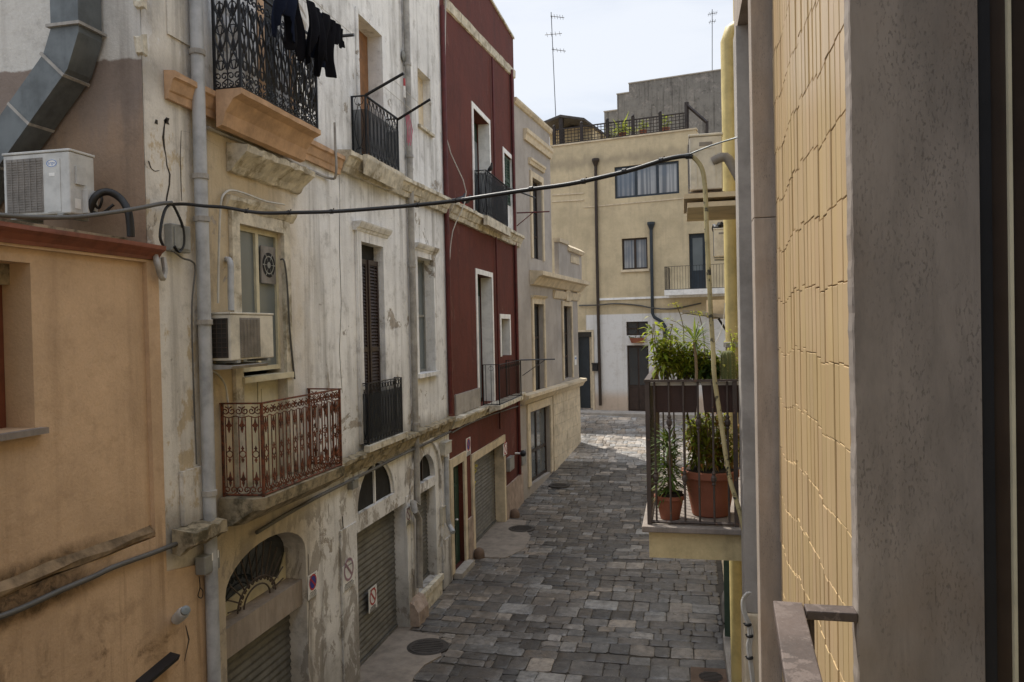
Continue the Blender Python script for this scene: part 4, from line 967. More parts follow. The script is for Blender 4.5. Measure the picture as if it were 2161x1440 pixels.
ro=r_.build('railing',MT['rail_brown'],sb); bev(bb_.build('handrail',MT['rail_rust'],sb),.003)
# yellow house further along
H2=Plane((.85,9.34,0),(.06,1,0),(-1,.06,0))
yh=thing('yellow_house','plain yellow house further down on the right, mostly hidden by the balcony plants','house',(1.5,15,0))
gd2=(4.2,6.4,.14,2.5)
b=MB(); b.facade(H2,[(0,0),(19,0),(19,8.6),(0,8.6)],[rc(*gd2),rc(5.2,6.3,4.6,6.9)],.25,0,back=8); b.build('wall',MT['yellow'],yh)
louvre(H2,(gd2[0],gd2[1],gd2[2],gd2[3]),-.2,yh,MT['greendoor'],3,'door')
for u in (4.15,6.45): MB().pbox(H2,u-.02,u+.02,.2,2.45,.0,.5).build('open_shutter',MT['greenshut'],yh)
louvre(H2,(5.2,6.3,4.6,6.9),-.2,yh,MT['greenshut'],2)
MB().pbox(H2,4.6,8.2,5.55,5.85,.004,.72).build('balcony',MT['cream_stone'],yh)
cp=thing('canopy','flat grey canopy edge sticking out above the balcony plants on the right','canopy',H2.P(5,5.4,.6))
c=MB(); P_=lambda x,y,yy: onY(x,y,yy)
a=P_(1440,654,13.5); e=P_(1530,664,13.5); a2=P_(1440,660,13.5); e2=P_(1530,672,13.5); D=Vector((0,1.0,0)); c.hexa([a2,e2,e2+D,a2+D,a,e,e+D,a+D]); c.build('sheet',MT['greycement'],cp)
c=MB(); c.tube([e2+Vector((-.1,.1,0)),H2.P(4.3,4.7,.02)],.02,5); c.build('strut',MT['iron'],cp)

# ------------------------------------------------------------------ 7  air conditioners
def ac_unit(label,pl,u0,u1,v0,v1,d0,d1,mat,logo=None,fan=(.06,.60),sidegrille=False,group=None,handle=False,grille='right'):
    """box with its fan side facing outward along pl.n"""
    t=thing('air_conditioner',label,'air conditioner',pl.P((u0+u1)/2,v0,(d0+d1)/2),group)
    o=MB().pbox(pl,u0,u1,v0+.03,v1-.02,d0,d1).build('casing',mat,t); bev(o,.012)
    o=MB().pbox(pl,u0-.008,u1+.008,v1-.019,v1+.004,d0-.008,d1+.008).build('lid',mat,t); bev(o,.006)
    w=u1-u0; h=v1-v0; a=u0+w*fan[0]; e=u0+w*fan[1]
    c=MB(); c.pbox(pl,a,e,v0+h*.09,v1-h*.10,d1+.001,d1+.006); g=c.build('fan_grille',MT['acgrille'],t)
    c=MB(); n=int(h*.8/.022)
    for k in range(n): v=v0+h*.11+h*.78*k/n; c.pbox(pl,a+.01,e-.01,v,v+.008,d1+.0065,d1+.012)
    for k in range(1,6): u=a+(e-a)*k/6; c.pbox(pl,u-.003,u+.003,v0+h*.1,v1-h*.11,d1+.0125,d1+.015)
    c.build('louvres',MT['acgrille'],g)
    for u in (u0+w*.15,u1-w*.15): MB().pbox(pl,u-.03,u+.03,v0,v0+.029,d0,d1+.01).build('foot',MT['plastic_grey'],t)
    if sidegrille:
        c=MB(); c.hexa([pl.P(u0-.002,v0+.06,d0+.02),pl.P(u0-.006,v0+.06,d0+.02),pl.P(u0-.006,v0+.06,d1-.03),pl.P(u0-.002,v0+.06,d1-.03),pl.P(u0-.002,v1-.06,d0+.02),pl.P(u0-.006,v1-.06,d0+.02),pl.P(u0-.006,v1-.06,d1-.03),pl.P(u0-.002,v1-.06,d1-.03)])
        s_=c.build('coil',MT['acdark'],t); c=MB()
        for k in range(9): v=v0+.07+(h-.14)*k/8; c.tube([pl.P(u0-.012,v,d0+.02),pl.P(u0-.012,v,d1-.03)],.004,4)
        for k in range(4): d=d0+.03+(d1-d0-.07)*k/3; c.tube([pl.P(u0-.012,v0+.07,d),pl.P(u0-.012,v1-.07,d)],.004,4)
        c.build('coil_guard',MT['rail_brown'],s_)
    if handle:
        c=MB(); d=(d0+d1)/2; q=lambda dd,v: pl.P(u0-.002,v,dd)
        c.hexa([pl.P(u0-.001,v1-.11,d-.06),pl.P(u0-.004,v1-.11,d-.06),pl.P(u0-.004,v1-.11,d+.06),pl.P(u0-.001,v1-.11,d+.06),pl.P(u0-.001,v1-.075,d-.06),pl.P(u0-.004,v1-.075,d-.06),pl.P(u0-.004,v1-.075,d+.06),pl.P(u0-.001,v1-.075,d+.06)]); c.build('hand_grip',MT['acgrille'],t)
        c=MB()
        for (da,db,va,vb_) in ((-.085,.09,v0+.06,v1-.13),): 
            for (x,y,X,Y) in ((da,va,da+.006,vb_),(db-.006,va,db,vb_),(da,vb_-.006,db,vb_)): c.hexa([pl.P(u0-.001,y,d+x),pl.P(u0-.005,y,d+x),pl.P(u0-.005,y,d+X),pl.P(u0-.001,y,d+X),pl.P(u0-.001,Y,d+x),pl.P(u0-.005,Y,d+x),pl.P(u0-.005,Y,d+X),pl.P(u0-.001,Y,d+X)])
        c.build('panel_edge',mat,t)
    return t
# 1: on the orange roof, fan side towards the camera
A1=Plane((0,6.02,0),(1,0,0),(0,-1,0)); a=A1.px(6,330); e=A1.px(150,457)
t1=ac_unit('cream air conditioner with blue oval badge on the orange house roof','' or A1,a[0],e[0],e[1],a[1]+.02,-.30,0,MT['ac_white'],fan=(.05,.60))
w=e[0]-a[0]; h=a[1]-e[1]; ub=a[0]+w*.74; vb1=e[1]+h*.83
c=MB(); c.pbox(A1,a[0]+w*.66,a[0]+w*.86,e[1]+.05,a[1]-.06,.001,.004); c.build('service_panel',MT['ac_white'],t1)
lg=MB(); n=24; lg.add([A1.P(ub+.058*math.cos(2*math.pi*k/n),vb1+.036*math.sin(2*math.pi*k/n),.005) for k in range(n)],[tuple(range(n))]); lo=lg.build('badge',MT['signw'],t1)
lg=MB(); lg.add([A1.P(ub+r*math.cos(2*math.pi*k/n),vb1+r*.6*math.sin(2*math.pi*k/n),.0062) for r in (.046,.055) for k in range(n)],[(k,(k+1)%n,n+(k+1)%n,n+k) for k in range(n)])
text_mesh(lg,'argo',A1,ub,vb1+.003,.0065,.042); lg.build('lettering',MT['logo'],lo)
c=MB(); c.pbox(A1,ub-.03,ub+.03,vb1-.115,vb1-.085,.0045,.006); c.build('label',MT['signw'],t1)
E1=Plane((e[0],6.02,0),(0,1,0),(1,0,0))
c=MB(); c.pbox(E1,.06,.17,e[1]+.30,e[1]+.46,.001,.02); c.build('valve_cover',MT['ac_white'],t1)
c=MB(); c.pbox(E1,.05,.12,e[1]+.08,e[1]+.17,.001,.004); c.build('label',MT['signw'],t1)
c=MB(); c.pbox(E1,.14,.26,e[1]+.05,e[1]+.26,.001,.06); c.build('valve_box',MT['ac_white'],t1)
pe=lambda x,y,yy: onY(x,y,yy)
cable('thick black insulated pipe looping from the roof air conditioner',[pe(188,447,6.2),pe(198,420,6.2),pe(212,408,6.25),pe(232,406,6.3),pe(255,420,6.35),pe(270,445,6.35),pe(275,475,6.35),pe(276,500,6.35)],.035,MT['cable'],'insulated_pipe','pipe',n=8)
cable('thin black hose curling beside the valve box of the roof air conditioner',[pe(158,385,6.15),pe(175,405,6.2),pe(195,425,6.2),pe(208,440,6.25),pe(215,420,6.25),pe(205,412,6.25),pe(190,425,6.2),pe(192,445,6.2),pe(215,450,6.25),pe(240,432,6.3)],.013,MT['cable'],'hose','hose')
# 2: beside the glazed door, over the rusty balcony
t2=ac_unit('dusty white air conditioner mounted in front of the glazed door above the rusty balcony',L,7.50,8.39,5.117,5.66,.06,.31,MT['ac'],fan=(.20,.66),sidegrille=True)
c=MB(); c.prof(L,7.45,8.2,[(.0,5.05),(.33,5.06),(.35,5.09),(.0,5.112)]); c.build('drip_shelf',MT['pvc_old'],t2)
# 3, 4: end-on along the right wall
t3=ac_unit('rust streaked air conditioner on a concrete bracket high on the right, seen end-on',Yw,7.6,8.40,6.66,7.21,.23,.53,MT['ac'],handle=True)
c=MB(); c.box(.03,.62,7.50,8.5,6.60,6.645); c.box(.06,.62,7.50,8.5,6.515,6.56); c.build('bracket',MT['cream_stone'],t3); MB().box(.09,.40,7.56,8.44,6.646,6.658).build('rusty_tray',MT['rust'],t3)
t4=ac_unit('smaller cream air conditioner further along on the right under a black bundle',H2,5.6,6.4,onY(1490,546,15).z,onY(1490,484,15).z,.30,.60,MT['ac'],handle=True)
t=thing('cable_bundle','crumpled black plastic bundle lying on the small right-hand air conditioner','bundle',H2.P(5.8,7.2,.45)); c=MB()
zt=onY(1490,484,15).z+.02
for k in range(5): c.tube([H2.P(5.65+.1*j,zt+.03+.05*math.sin(j*1.3+k),.38+.05*k+.03*math.sin(j+k)) for j in range(8)],.035,6)
c.build('folds',MT['cable'],t,60)
cable('bundle of pipes entering the wall beside the high right-hand air conditioner',[(.30,7.62,6.95),(.42,7.60,6.98),(.50,7.6,6.85),(.56,7.6,6.75),(.60,7.62,6.9)],.045,MT['acgrille'],'insulated_pipe','pipe',n=8)
# yellow downpipes on the right
wall_pipe('thick yellow drainpipe with elbow at the far edge of the tiled house',[(.80,8.9,8.64),(.66,8.9,8.64),(.59,8.9,8.60),(.555,8.9,8.50),(.555,8.9,.0)],.10,MT['yellow_pipe'],clips=[(.555,8.9,5.2)])
# ------------------------------------------------------------------ 8  things on the left-hand facades
lp=lambda x,y,d=.05: L.P(*L.px(x,y,d),d)
def vpipe(x0,y0,x1,y1,d,r,mat,label,clips=(),cat='drainpipe',group=None,extra=(),zend=None):
    a=L.px(x0,y0,d); e=L.px(x1,y1,d); u=(a[0]+e[0])/2
    top=a[1]; bot=e[1] if zend is None else zend
    n=8; pts=[L.P(u,top+(bot-top)*k/n,d) for k in range(n+1)]+list(extra)
    return wall_pipe(label,pts,r,mat,clips=[L.P(u,L.px(x0,c_,d)[1],d) for c_ in clips],cat=cat,group=group)
vpipe(414,-60,446,1300,.10,.068,MT['pvc'],'tall grey plastic drainpipe on the corner of the white house',clips=(110,370,460,680,1050),zend=.05)
vpipe(427,300,452,1180,.035,.018,MT['pvc_old'],'thin grey conduit running beside the tall plastic drainpipe',cat='conduit',zend=1.4)
vpipe(864,-60,872,1050,.08,.06,MT['pvc_old'],'slim grey drainpipe running down the white house between its windows',clips=(140,330,560,900),extra=[lp(872,1062,.14),lp(876,1078,.2),L.P(13.9,1.9,.12),L.P(13.9,.62,.10)],zend=2.15)
t=thing('round_plate','small round grey plate fixed on the wall beside the slim drainpipe','plate',lp(851,119,.02)); c=MB(); c.lathe(lp(851,119,.02),[(.10,0),(.11,.02),(.03,.05)],14,ax=(1,0,0)); c.build('disc',MT['plastic_grey'],t)
for (x0,y0,x1,y1,ze,lab) in ((939,20,946,860,3.62,'dark red painted pipe at the left edge of the red house'),(1045,130,1049,900,2.7,'thin dark red pipe right of the tall door on the red house'),(1081,150,1096,1010,.98,'dark red drainpipe at the right corner of the red house')):
    vpipe(x0,y0,x1,y1,.07,.05 if x0!=1045 else .028,MT['redpipe'],lab,zend=ze)
vpipe(941,965,945,1090,.09,.055,MT['pvc'],'short grey drainpipe with elbow at the street foot of the red house',extra=[lp(948,1108,.10),lp(956,1124,.22)],zend=L.px(945,1095,.09)[1])
# cables
A0=Vector((-4.9,6.95,0)); A1_=Vector((.03,5.80,0)); nn=Vector(((A1_-A0).y,-(A1_-A0).x,0))
xp=lambda x,y: onpl(x,y,A0,nn)
main=[(356,432),(390,431),(430,435),(475,438),(520,446),(560,450),(620,449),(700,447),(800,440),(880,433),(960,424),(1040,412),(1120,400),(1200,389),(1280,372),(1340,357),(1400,338),(1440,330),(1462,331)]
cable('thick black cable strung across the street from the corner drainpipe to the right-hand wall',[xp(*p) for p in main],.017,MT['cable'],n=8)
tt=thing('cable_ties','row of black ties wrapped round the thick cable across the street','ties',xp(700,447))
for (x,y) in ((520,446),(610,449),(700,447),(880,433),(960,424),(1122,399),(1232,383),(1318,362),(1396,339),(1452,330)):
    c=MB(); p=xp(x,y); c.tube([p+Vector((-.01,0,.022)),p+Vector((.012,0,-.02)),p+Vector((.02,0,.03))],.006,4); c.lathe(p-Vector((.018,0,0)),[(.0175,0),(.021,.003),(.021,.03),(.0175,.033)],8,ax=(A1_-A0).normalized()); c.build('tie',MT['cable'],tt)
cable('thin steel wire from the thick cable up to the grey pilaster on the right',[xp(1450,328),onpl(1500,308,(.2,5.7,0),nn),Vector(onY(1557,290,5.61))],.006,MT['galv'],'wire','wire',sub=2)
hp=[(1462,331),(1476,346),(1484,366),(1488,400),(1490,440),(1492,500),(1496,580),(1500,660),(1505,740),(1508,800),(1520,880),(1530,950),(1540,1010),(1555,1060),(1566,1100),(1574,1140)]
cable('blotchy yellow cable sheath hanging down in front of the plant balcony',[onpl(x,y,(.1,5.80,0),(0,1,0)) for x,y in hp],.017,MT['hose'],'cable_sheath','cable',n=8)
wl=lambda x,y: onX(x,y,-4.90)
cable('grey taped cable running along the front of the roof air conditioner',[wl(-40,452),wl(10,455),wl(80,459),wl(160,458),wl(240,448),wl(300,438),wl(340,430),wl(362,428)],.020,MT['cable_grey'],n=8)
cable('black cable looping down to the junction box at the house corner',[wl(362,430),wl(350,440),wl(342,465),wl(338,500),wl(345,520)],.014,MT['cable'])
cable('black cable dropping behind the junction box and curling back',[wl(362,428),wl(372,445),wl(386,480),wl(388,515),wl(378,532),wl(368,520)],.014,MT['cable'])
cable('thin cable from the junction box down beside the drainpipe',[wl(366,530),wl(385,545),wl(405,552),wl(412,570),wl(405,650),wl(408,800),wl(415,980)],.010,MT['cable_grey'])
cable('grey conduit end hanging below the coping of the orange house',[lp(328,540,.06),lp(332,560,.1),lp(342,588,.10),lp(348,575,.09),lp(345,545,.05)],.028,MT['pvc_old'],'conduit_end','conduit')
t=thing('junction_box','grey junction box with cables on the corner above the orange coping','box',lp(366,530,.05)); a=L.px(347,532); e=L.px(386,480)
o=MB().pbox(L,a[0],e[0],a[1]+.01,e[1],.004,.09).build('case',MT['plastic_grey'],t); bev(o,.01); MB().pbox(L,a[0]+.03,e[0]-.03,a[1]+.04,e[1]-.03,.091,.10).build('lid',MT['plastic_grey'],t)
t=thing('meter_box','grey utility box left of the arched garage beside the drainpipe','box',lp(420,1215,.05)); a=L.px(406,1214); e=L.px(438,1160)
o=MB().pbox(L,a[0],e[0],a[1],e[1],.032,.15).build('case',MT['plastic_grey'],t); bev(o,.012); MB().pbox(L,a[0]+.12,e[0]-.03,a[1]+.12,a[1]+.2,.151,.153).build('label',MT['signw'],t)
cable('small wire loop under the grey utility box',[lp(420,1216,.09),lp(422,1240,.08),lp(418,1258,.06),lp(426,1262,.06),lp(428,1248,.07),lp(422,1240,.08)],.005,MT['cable'],'wire','wire')
lc=[(-40,1312),(0,1302),(60,1278),(120,1250),(200,1216),(240,1197),(320,1168),(400,1138),(450,1122),(500,1098),(540,1082)]
cable('bundle of grey cables sloping across the orange house wall',[lp(x,y,.07) for x,y in lc],.024,MT['cable_grey'],n=7)
cable('grey cable bundle under the lower string course of the white house',[L.P(8.3,3.10,.08),L.P(9.0,3.14,.07),L.P(10,3.18,.07),L.P(11.5,3.19,.06),L.P(13,3.22,.07),L.P(15,3.22,.06),L.P(16.2,3.24,.07)],.026,MT['cable_grey'])
cable('thin grey cable along the lower string course of the red house',[L.P(16.3,3.2,.07),L.P(17.5,3.22,.06),L.P(19.5,3.2,.06),L.P(22,3.12,.07),L.P(23.9,3.05,.06)],.018,MT['cable_grey'])
cable('loose white cable hanging down between the white and red houses',[L.P(16.6,13.6,.1),L.P(16.35,11.4,.09),L.P(16.32,9.6,.08),L.P(16.9,8.5,.34),L.P(16.6,7.6,.1),L.P(16.4,6.8,.06)],.012,MT['cable_white'])
cable('white conduit arching over the glazed door of the white house',[lp(460,640,.05),lp(462,520,.05),lp(466,430,.05),lp(475,408,.05),lp(490,402,.05),lp(520,410,.06),lp(560,425,.06),lp(600,432,.06)],.013,MT['cable_white'],'conduit','conduit')
cable('grey corrugated pipe entering the wall above the white air conditioner',[lp(478,548,.0),lp(484,550,.07),lp(487,565,.10),lp(487,610,.11),lp(488,655,.12)],.035,MT['pvc'],'insulated_pipe','pipe',n=8)
cable('white drain hose below the white air conditioner',[lp(446,782,.06),lp(462,792,.06),lp(476,815,.06),lp(481,850,.06),lp(484,870,.06)],.012,MT['cable_white'],'hose','hose')
cable('thin pipe right of the glazed door of the white house',[lp(592,548,.02),lp(600,552,.07),lp(606,600,.07),lp(612,700,.07),lp(622,800,.06)],.012,MT['cable_grey'],'conduit','conduit')
cable('grey conduit under the peach string course ending in an upright stub',[L.P(7.6,7.66,.04),L.P(8.5,7.66,.04),L.P(9.9,7.66,.04),L.P(10.55,7.66,.04),L.P(10.56,7.7,.15),L.P(10.56,8.2,.15),L.P(10.56,8.45,.15)],.018,MT['pvc_old'],'conduit','conduit')
cable('white cable hanging at the left end of the top black balcony',[lp(446,-20,.05),lp(452,60,.05),lp(462,120,.05),lp(458,158,.05)],.016,MT['cable_white'])
def wbox(x0,y0,x1,y1,dep,mat,label,name='meter_box',cat='box',pl=L,par=None):
    a=pl.px(x0,y1); e=pl.px(x1,y0); t=thing(name,label,cat,pl.P((a[0]+e[0])/2,a[1],.02))
    o=MB().pbox(pl,a[0],e[0],a[1],e[1],.004,dep).build('case',mat,t); bev(o,.012)
    MB().pbox(pl,a[0]+.02,e[0]-.02,e[1]+.001,e[1]+.02,.004,dep+.015).build('lid',mat,t); return t
wbox(926,930,940,962,.14,MT['plastic_cream'],'pale meter box under the string course beside the short grey drainpipe')
wbox(733,1010,744,1034,.10,MT['plastic_grey'],'small grey box left of the half moon window')
wbox(1068,962,1077,996,.12,MT['plastic_grey'],'grey intercom box right of the red house garage')
wbox(928,1066,936,1108,.07,MT['plastic_cream'],'narrow cream meter door near the foot of the narrow shop shutter',name='meter_door')
t=thing('wall_lamp','small white spotlight on a bracket on the lower orange wall','lamp',lp(370,1308,.03)); p=lp(372,1308,.05); q=lp(394,1286,.28)
c=MB(); D=(q-p).normalized(); c.lathe(p,[(.03,0),(.055,.02),(.06,.22),(.05,.26),(.04,.27)],14,ax=D); c.build('body',MT['ac_white'],t,40); c=MB(); c.lathe(p+D*.272,[(.045,0),(.045,.03),(.02,.035)],12,ax=D); c.build('lens',MT['glass_grey'],t); c=MB(); c.tube([lp(372,1312,-.01),p],.02,6); c.build('bracket',MT['plastic_grey'],t)
t=thing('wall_lamp','black round lamp on a short white arm at the red house corner','lamp',lp(1088,956,.05)); p=lp(1087,957,.01)
c=MB(); c.tube([p,p+Vector((.16,0,0))],.03,8); c.build('arm',MT['whitetrim'],t); c=MB(); c.lathe(p+Vector((.16,0,0)),[(.04,0),(.09,.03),(.10,.10),(.07,.16),(.0,.18)],12,ax=(1,0,0)); c.build('head',MT['iron'],t,40)
t=thing('awning_arm','dark metal bar on the orange wall at the bottom left','bar',lp(335,1420,.05)); a=L.px(292,1442,.06); e=L.px(366,1402,.06)
c=MB(); c.prof(L,a[0],e[0],[(.03,a[1]-.05),(.12,a[1]-.05),(.14,a[1]),(.03,a[1]+.02)],sl=.06); c.build('bar',MT['iron'],t)
# signs
def sg(x0,y0,x1,y1,d,label,style,cv,pl=L,grp=None):
    a=pl.px(x0,y1,d); e=pl.px(x1,y0,d); return no_parking_sign(pl,a[0],e[0],a[1],e[1],d,label,style,cv,grp)
sg(650,1204,668,1268,.01,'white no parking sign with red and blue disc right of the arched garage','full',.64)
sg(723,1180,747,1252,.036,'faded no parking sign with pale ring on the plaster left of the plain garage shutter','faded',.76)
sg(778,1232,794,1296,-.150,'red no parking sign stuck on the plain grey garage shutter','plain',.60)
sg(856,1066,866,1112,.035,'small worn no parking sign between the two shutters of the white house','faded',.6)
sg(984,922,992,964,.01,'white no parking sign on the red wall above the garage corner','full',.62)
sg(1062,934,1069,964,.056,'small white sign at the top right corner of the red house garage','plain',.62)
a=Gp.px(1100.5,983); e=Gp.px(1105,950); t=thing('wall_plate','small grey green plate on the grey house beside the black lamp','plate',Gp.P(a[0],a[1],.01)); MB().pbox(Gp,max(a[0],.05),max(a[0],.05)+.42,a[1],e[1],.004,.03).build('plate',MT['plastic_grey'],t)
# ventilation duct on the side wall
SD=Plane((0,6.30,0),(1,0,0),(0,-1,0)); A=lambda x,y: Vector(onY(x,y,6.42))
dk=thing('ventilation_duct','bent square galvanised steel duct on the side wall of the white house','duct',A(40,330))
def sqtube(pts,w,dep):
    c=MB(); rings=[]; m=len(pts)
    for i,p in enumerate(pts):
        d0=(pts[i]-pts[i-1]).normalized() if i else (pts[1]-pts[0]).normalized(); d1=(pts[i+1]-pts[i]).normalized() if i<m-1 else d0
        t=(d0+d1).normalized(); s=Vector((0,1,0)).cross(t).normalized(); k=1/max(.5,d0.dot(t)); Y=Vector((0,1,0))
        rings.append([p+s*w*k/2-Y*dep/2,p-s*w*k/2-Y*dep/2,p-s*w*k/2+Y*dep/2,p+s*w*k/2+Y*dep/2])
    vs=[q for r in rings for q in r]; c.add(vs,[(i*4+k,i*4+(k+1)%4,i*4+4+(k+1)%4,i*4+4+k) for i in range(m-1) for k in range(4)]+[(3,2,1,0),tuple((m-1)*4+k for k in range(4))]); return c
p_top=A(158,-60); p_b=A(163,112); p_d=A(-70,440)
zt=Vector((p_b.x,p_b.y,p_top.z+.5)); 
D=(p_d-p_b).normalized(); e1=p_b+Vector((0,0,.16)); e2=p_b+D*.16
o=sqtube([zt,e1,e2,p_d+D*.3],.30,.30).build('duct_body',MT['galv'],dk)
def flange(p,D,w,nm='flange'):
    s=Vector((0,1,0)).cross(D).normalized(); c=sqtube([p-D*.014,p+D*.014],w,w); c.build(nm,MT['pvc_old'],dk)
flange(e1+Vector((0,0,.05)),Vector((0,0,-1)),.36); flange(e2+D*.04,D,.335); flange(e2+D*.62,D,.312); flange(e2+D*1.15,D,.312)
# drying racks and laundry
def bar(p,q,r,label,name='drying_pole',mat=None,cat='pole',group=None):
    c=MB(); c.tube([p,q],r,6); o=c.build(name,mat or MT['iron']); return tag(o,label,cat,group)
yc=9.46; q1=onY(747,74,yc); p1=Vector((-4.6,yc,9.24))
bar(p1,q1,.022,'dark pole holding the laundry line off the far corner of the top black balcony',mat=MT['antenna'])
y0=7.66; dirp=(Vector(q1)-p1); q0=Vector((-4.6,y0,9.24))+dirp
bar(Vector((-4.6,y0,9.24)),q0,.022,'dark pole at the near corner of the top black balcony holding the laundry line',mat=MT['antenna'])
for f in (.72,.92): 
    c=MB(); c.tube([Vector((-4.6,y0,9.24)).lerp(q0,f)+Vector((0,0,.025)),p1.lerp(Vector(q1),f)+Vector((0,0,.025))],.004,4); o=c.build('clothes_line',MT['cable_white']); tag(o,'white line '+('close to' if f<.8 else 'far out from')+' the top black balcony under the laundry','line')
def garment(label,pts,f,mat,seed,name='garment',fold=.05):
    """pts: outline in (y, drop) hung over the outer line; a rippled cloth sheet"""
    R_=random.Random(seed); a=Vector((-4.6,y0,9.24)).lerp(q0,f); e=p1.lerp(Vector(q1),f)
    us=[p[0] for p in pts]; n=26; mrows=16; c=MB(); grid={}
    ph=R_.uniform(0,6); lo,hi=min(us),max(us); dm=max(p[1] for p in pts); dn=min(p[1] for p in pts)
    def inside(u,v):
        r=False; k=len(pts)
        for i in range(k):
            (x1,y1),(x2,y2)=pts[i],pts[(i+1)%k]
            if (y1>v)!=(y2>v) and u<(x2-x1)*(v-y1)/(y2-y1)+x1: r=not r
        return r
    def P_(i,j):
        u=lo+(hi-lo)*i/n; v=dn+(dm-dn)*j/mrows
        base=a.lerp(e,(u-y0)/(yc-y0)); v*=1.18; w=fold*(.35+v)*math.sin(u*30+ph+.8*math.sin(v*5))+.03*math.sin(v*6+ph)
        return base+Vector((w,.02*math.sin(v*9+ph),-v+.012))
    for i in range(n):
        for j in range(mrows):
            if inside(lo+(hi-lo)*(i+.5)/n, dn+(dm-dn)*(j+.5)/mrows):
                for q in ((i,j),(i+1,j),(i+1,j+1),(i,j+1)): grid.setdefault(q,len(grid))
    vs=[None]*len(grid)
    for q,k in grid.items(): vs[k]=P_(*q)
    fs=[(grid[(i,j)],grid[(i+1,j)],grid[(i+1,j+1)],grid[(i,j+1)]) for i in range(n) for j in range(mrows) if inside(lo+(hi-lo)*(i+.5)/n, dn+(dm-dn)*(j+.5)/mrows)]
    c.add(vs,fs); o=c.build(name,mat,None,80); m=o.modifiers.new('s','SOLIDIFY'); m.thickness=.012
    m=o.modifiers.new('u','SUBSURF'); m.levels=m.render_levels=1
    return tag(o,label,'laundry',None)
G_=[('navy top with hanging sleeves, leftmost of the dark laundry',[(7.60,0.00),(8.04,0.00),(8.06,0.52),(7.96,0.54),(7.92,0.31),(7.74,0.31),(7.70,0.56),(7.60,0.54)],.86,'cloth_blue',1),
('black shirt hanging behind the navy top in the dark laundry',[(7.90,0.00),(8.32,0.00),(8.34,0.59),(8.22,0.63),(8.16,0.40),(8.04,0.59),(7.90,0.54)],.72,'cloth',6),
('black trousers hanging in the middle of the laundry',[(8.22,0.00),(8.60,0.00),(8.62,0.67),(8.48,0.68),(8.43,0.27),(8.36,0.63),(8.22,0.61)],.92,'cloth',2),
('wide black shirt in the dark laundry left of the long trouser leg',[(8.48,0.00),(8.82,0.00),(8.86,0.50),(8.74,0.54),(8.70,0.36),(8.60,0.52),(8.48,0.47)],.80,'cloth_blue',3),
('black leggings with the longest leg reaching down past the railing corner',[(8.68,0.00),(8.98,0.00),(9.01,0.58),(8.91,0.59),(8.87,0.25),(8.80,0.49),(8.68,0.45)],.86,'cloth',4),
('black sleeve bunched at the far end of the laundry line',[(8.96,0.00),(9.28,0.00),(9.30,0.20),(9.22,0.22),(9.18,0.11),(9.08,0.23),(8.95,0.22)],.92,'cloth',5)]
for a_ in G_: garment(a_[0],a_[1],a_[2],MT[a_[3]],a_[4])
# clothes rack on the shuttered window balcony
g=[onY(765,205,11.5),onY(852,155,11.5)]
g=[Vector((-4.76,11.5,9.10)),Vector(onY(852,155,11.5)),Vector((-4.76,12.9,9.08)),Vector(onY(908,210,12.9))]
bar(g[0],g[1],.024,'left black arm of the empty clothes rack on the small upper balcony',name='rack_arm')
bar(g[2],g[3],.024,'right black arm of the empty clothes rack on the small upper balcony',name='rack_arm')
for f,w in ((.45,'middle'),(.72,'outer')):
    c=MB(); c.tube([g[0].lerp(g[1],f),g[2].lerp(g[3],f)],.004,4); tag(c.build('clothes_line',MT['cable_white']),w+' white line of the empty clothes rack','line')
c=MB(); m_=g[2].lerp(g[3],.25)
for k in range(4): c.tube([m_+Vector((.02*k,0,0)),m_+Vector((.02*k+.03,.03*k,-.25)),m_+Vector((.01+.02*k,.02,-.48-.05*(k%2)))],.007,4)
tag(c.build('pink_string',MT['pink']),'pink strings dangling from the right arm of the clothes rack','string')
t=thing('clothes_peg','red and white peg hanging on the line of the clothes rack','peg',g[1]); m_=g[0].lerp(g[1],.9).lerp(g[2].lerp(g[3],.9),.15)
MB().box(m_.x-.01,m_.x+.01,m_.y-.02,m_.y+.02,m_.z-.10,m_.z+.02).build('grip',MT['signr'],t); MB().box(m_.x-.012,m_.x+.012,m_.y-.03,m_.y+.012,m_.z-.28,m_.z-.102).build('clip',MT['whitetrim'],t)
# brackets on the red house
bar(L.P(21.2,9.34,.3),L.P(23.2,9.34,.75),.022,'dark pole sticking out from the upper balcony of the red house')
c=MB(); p=L.P(23.75,9.0,.05); c.tube([p,p+Vector((1.0,.2,.02))],.022,6); c.tube([p+Vector((0,0,-.4)),p+Vector((.5,.1,.0))],.015,5); tag(c.build('wall_bracket',MT['redpipe']),'dark red strutted bracket on the corner pipe of the red house','bracket')
c=MB(); p=L.P(22.0,4.53,.44); c.tube([p,p+Vector((.95,.3,0))],.02,6); c.tube([p+Vector((.05,0,-.45)),p+Vector((.7,.22,.0))],.012,5); tag(c.build('drying_pole',MT['antenna']),'thin grey pole over the far end of the lower red house balcony','pole')
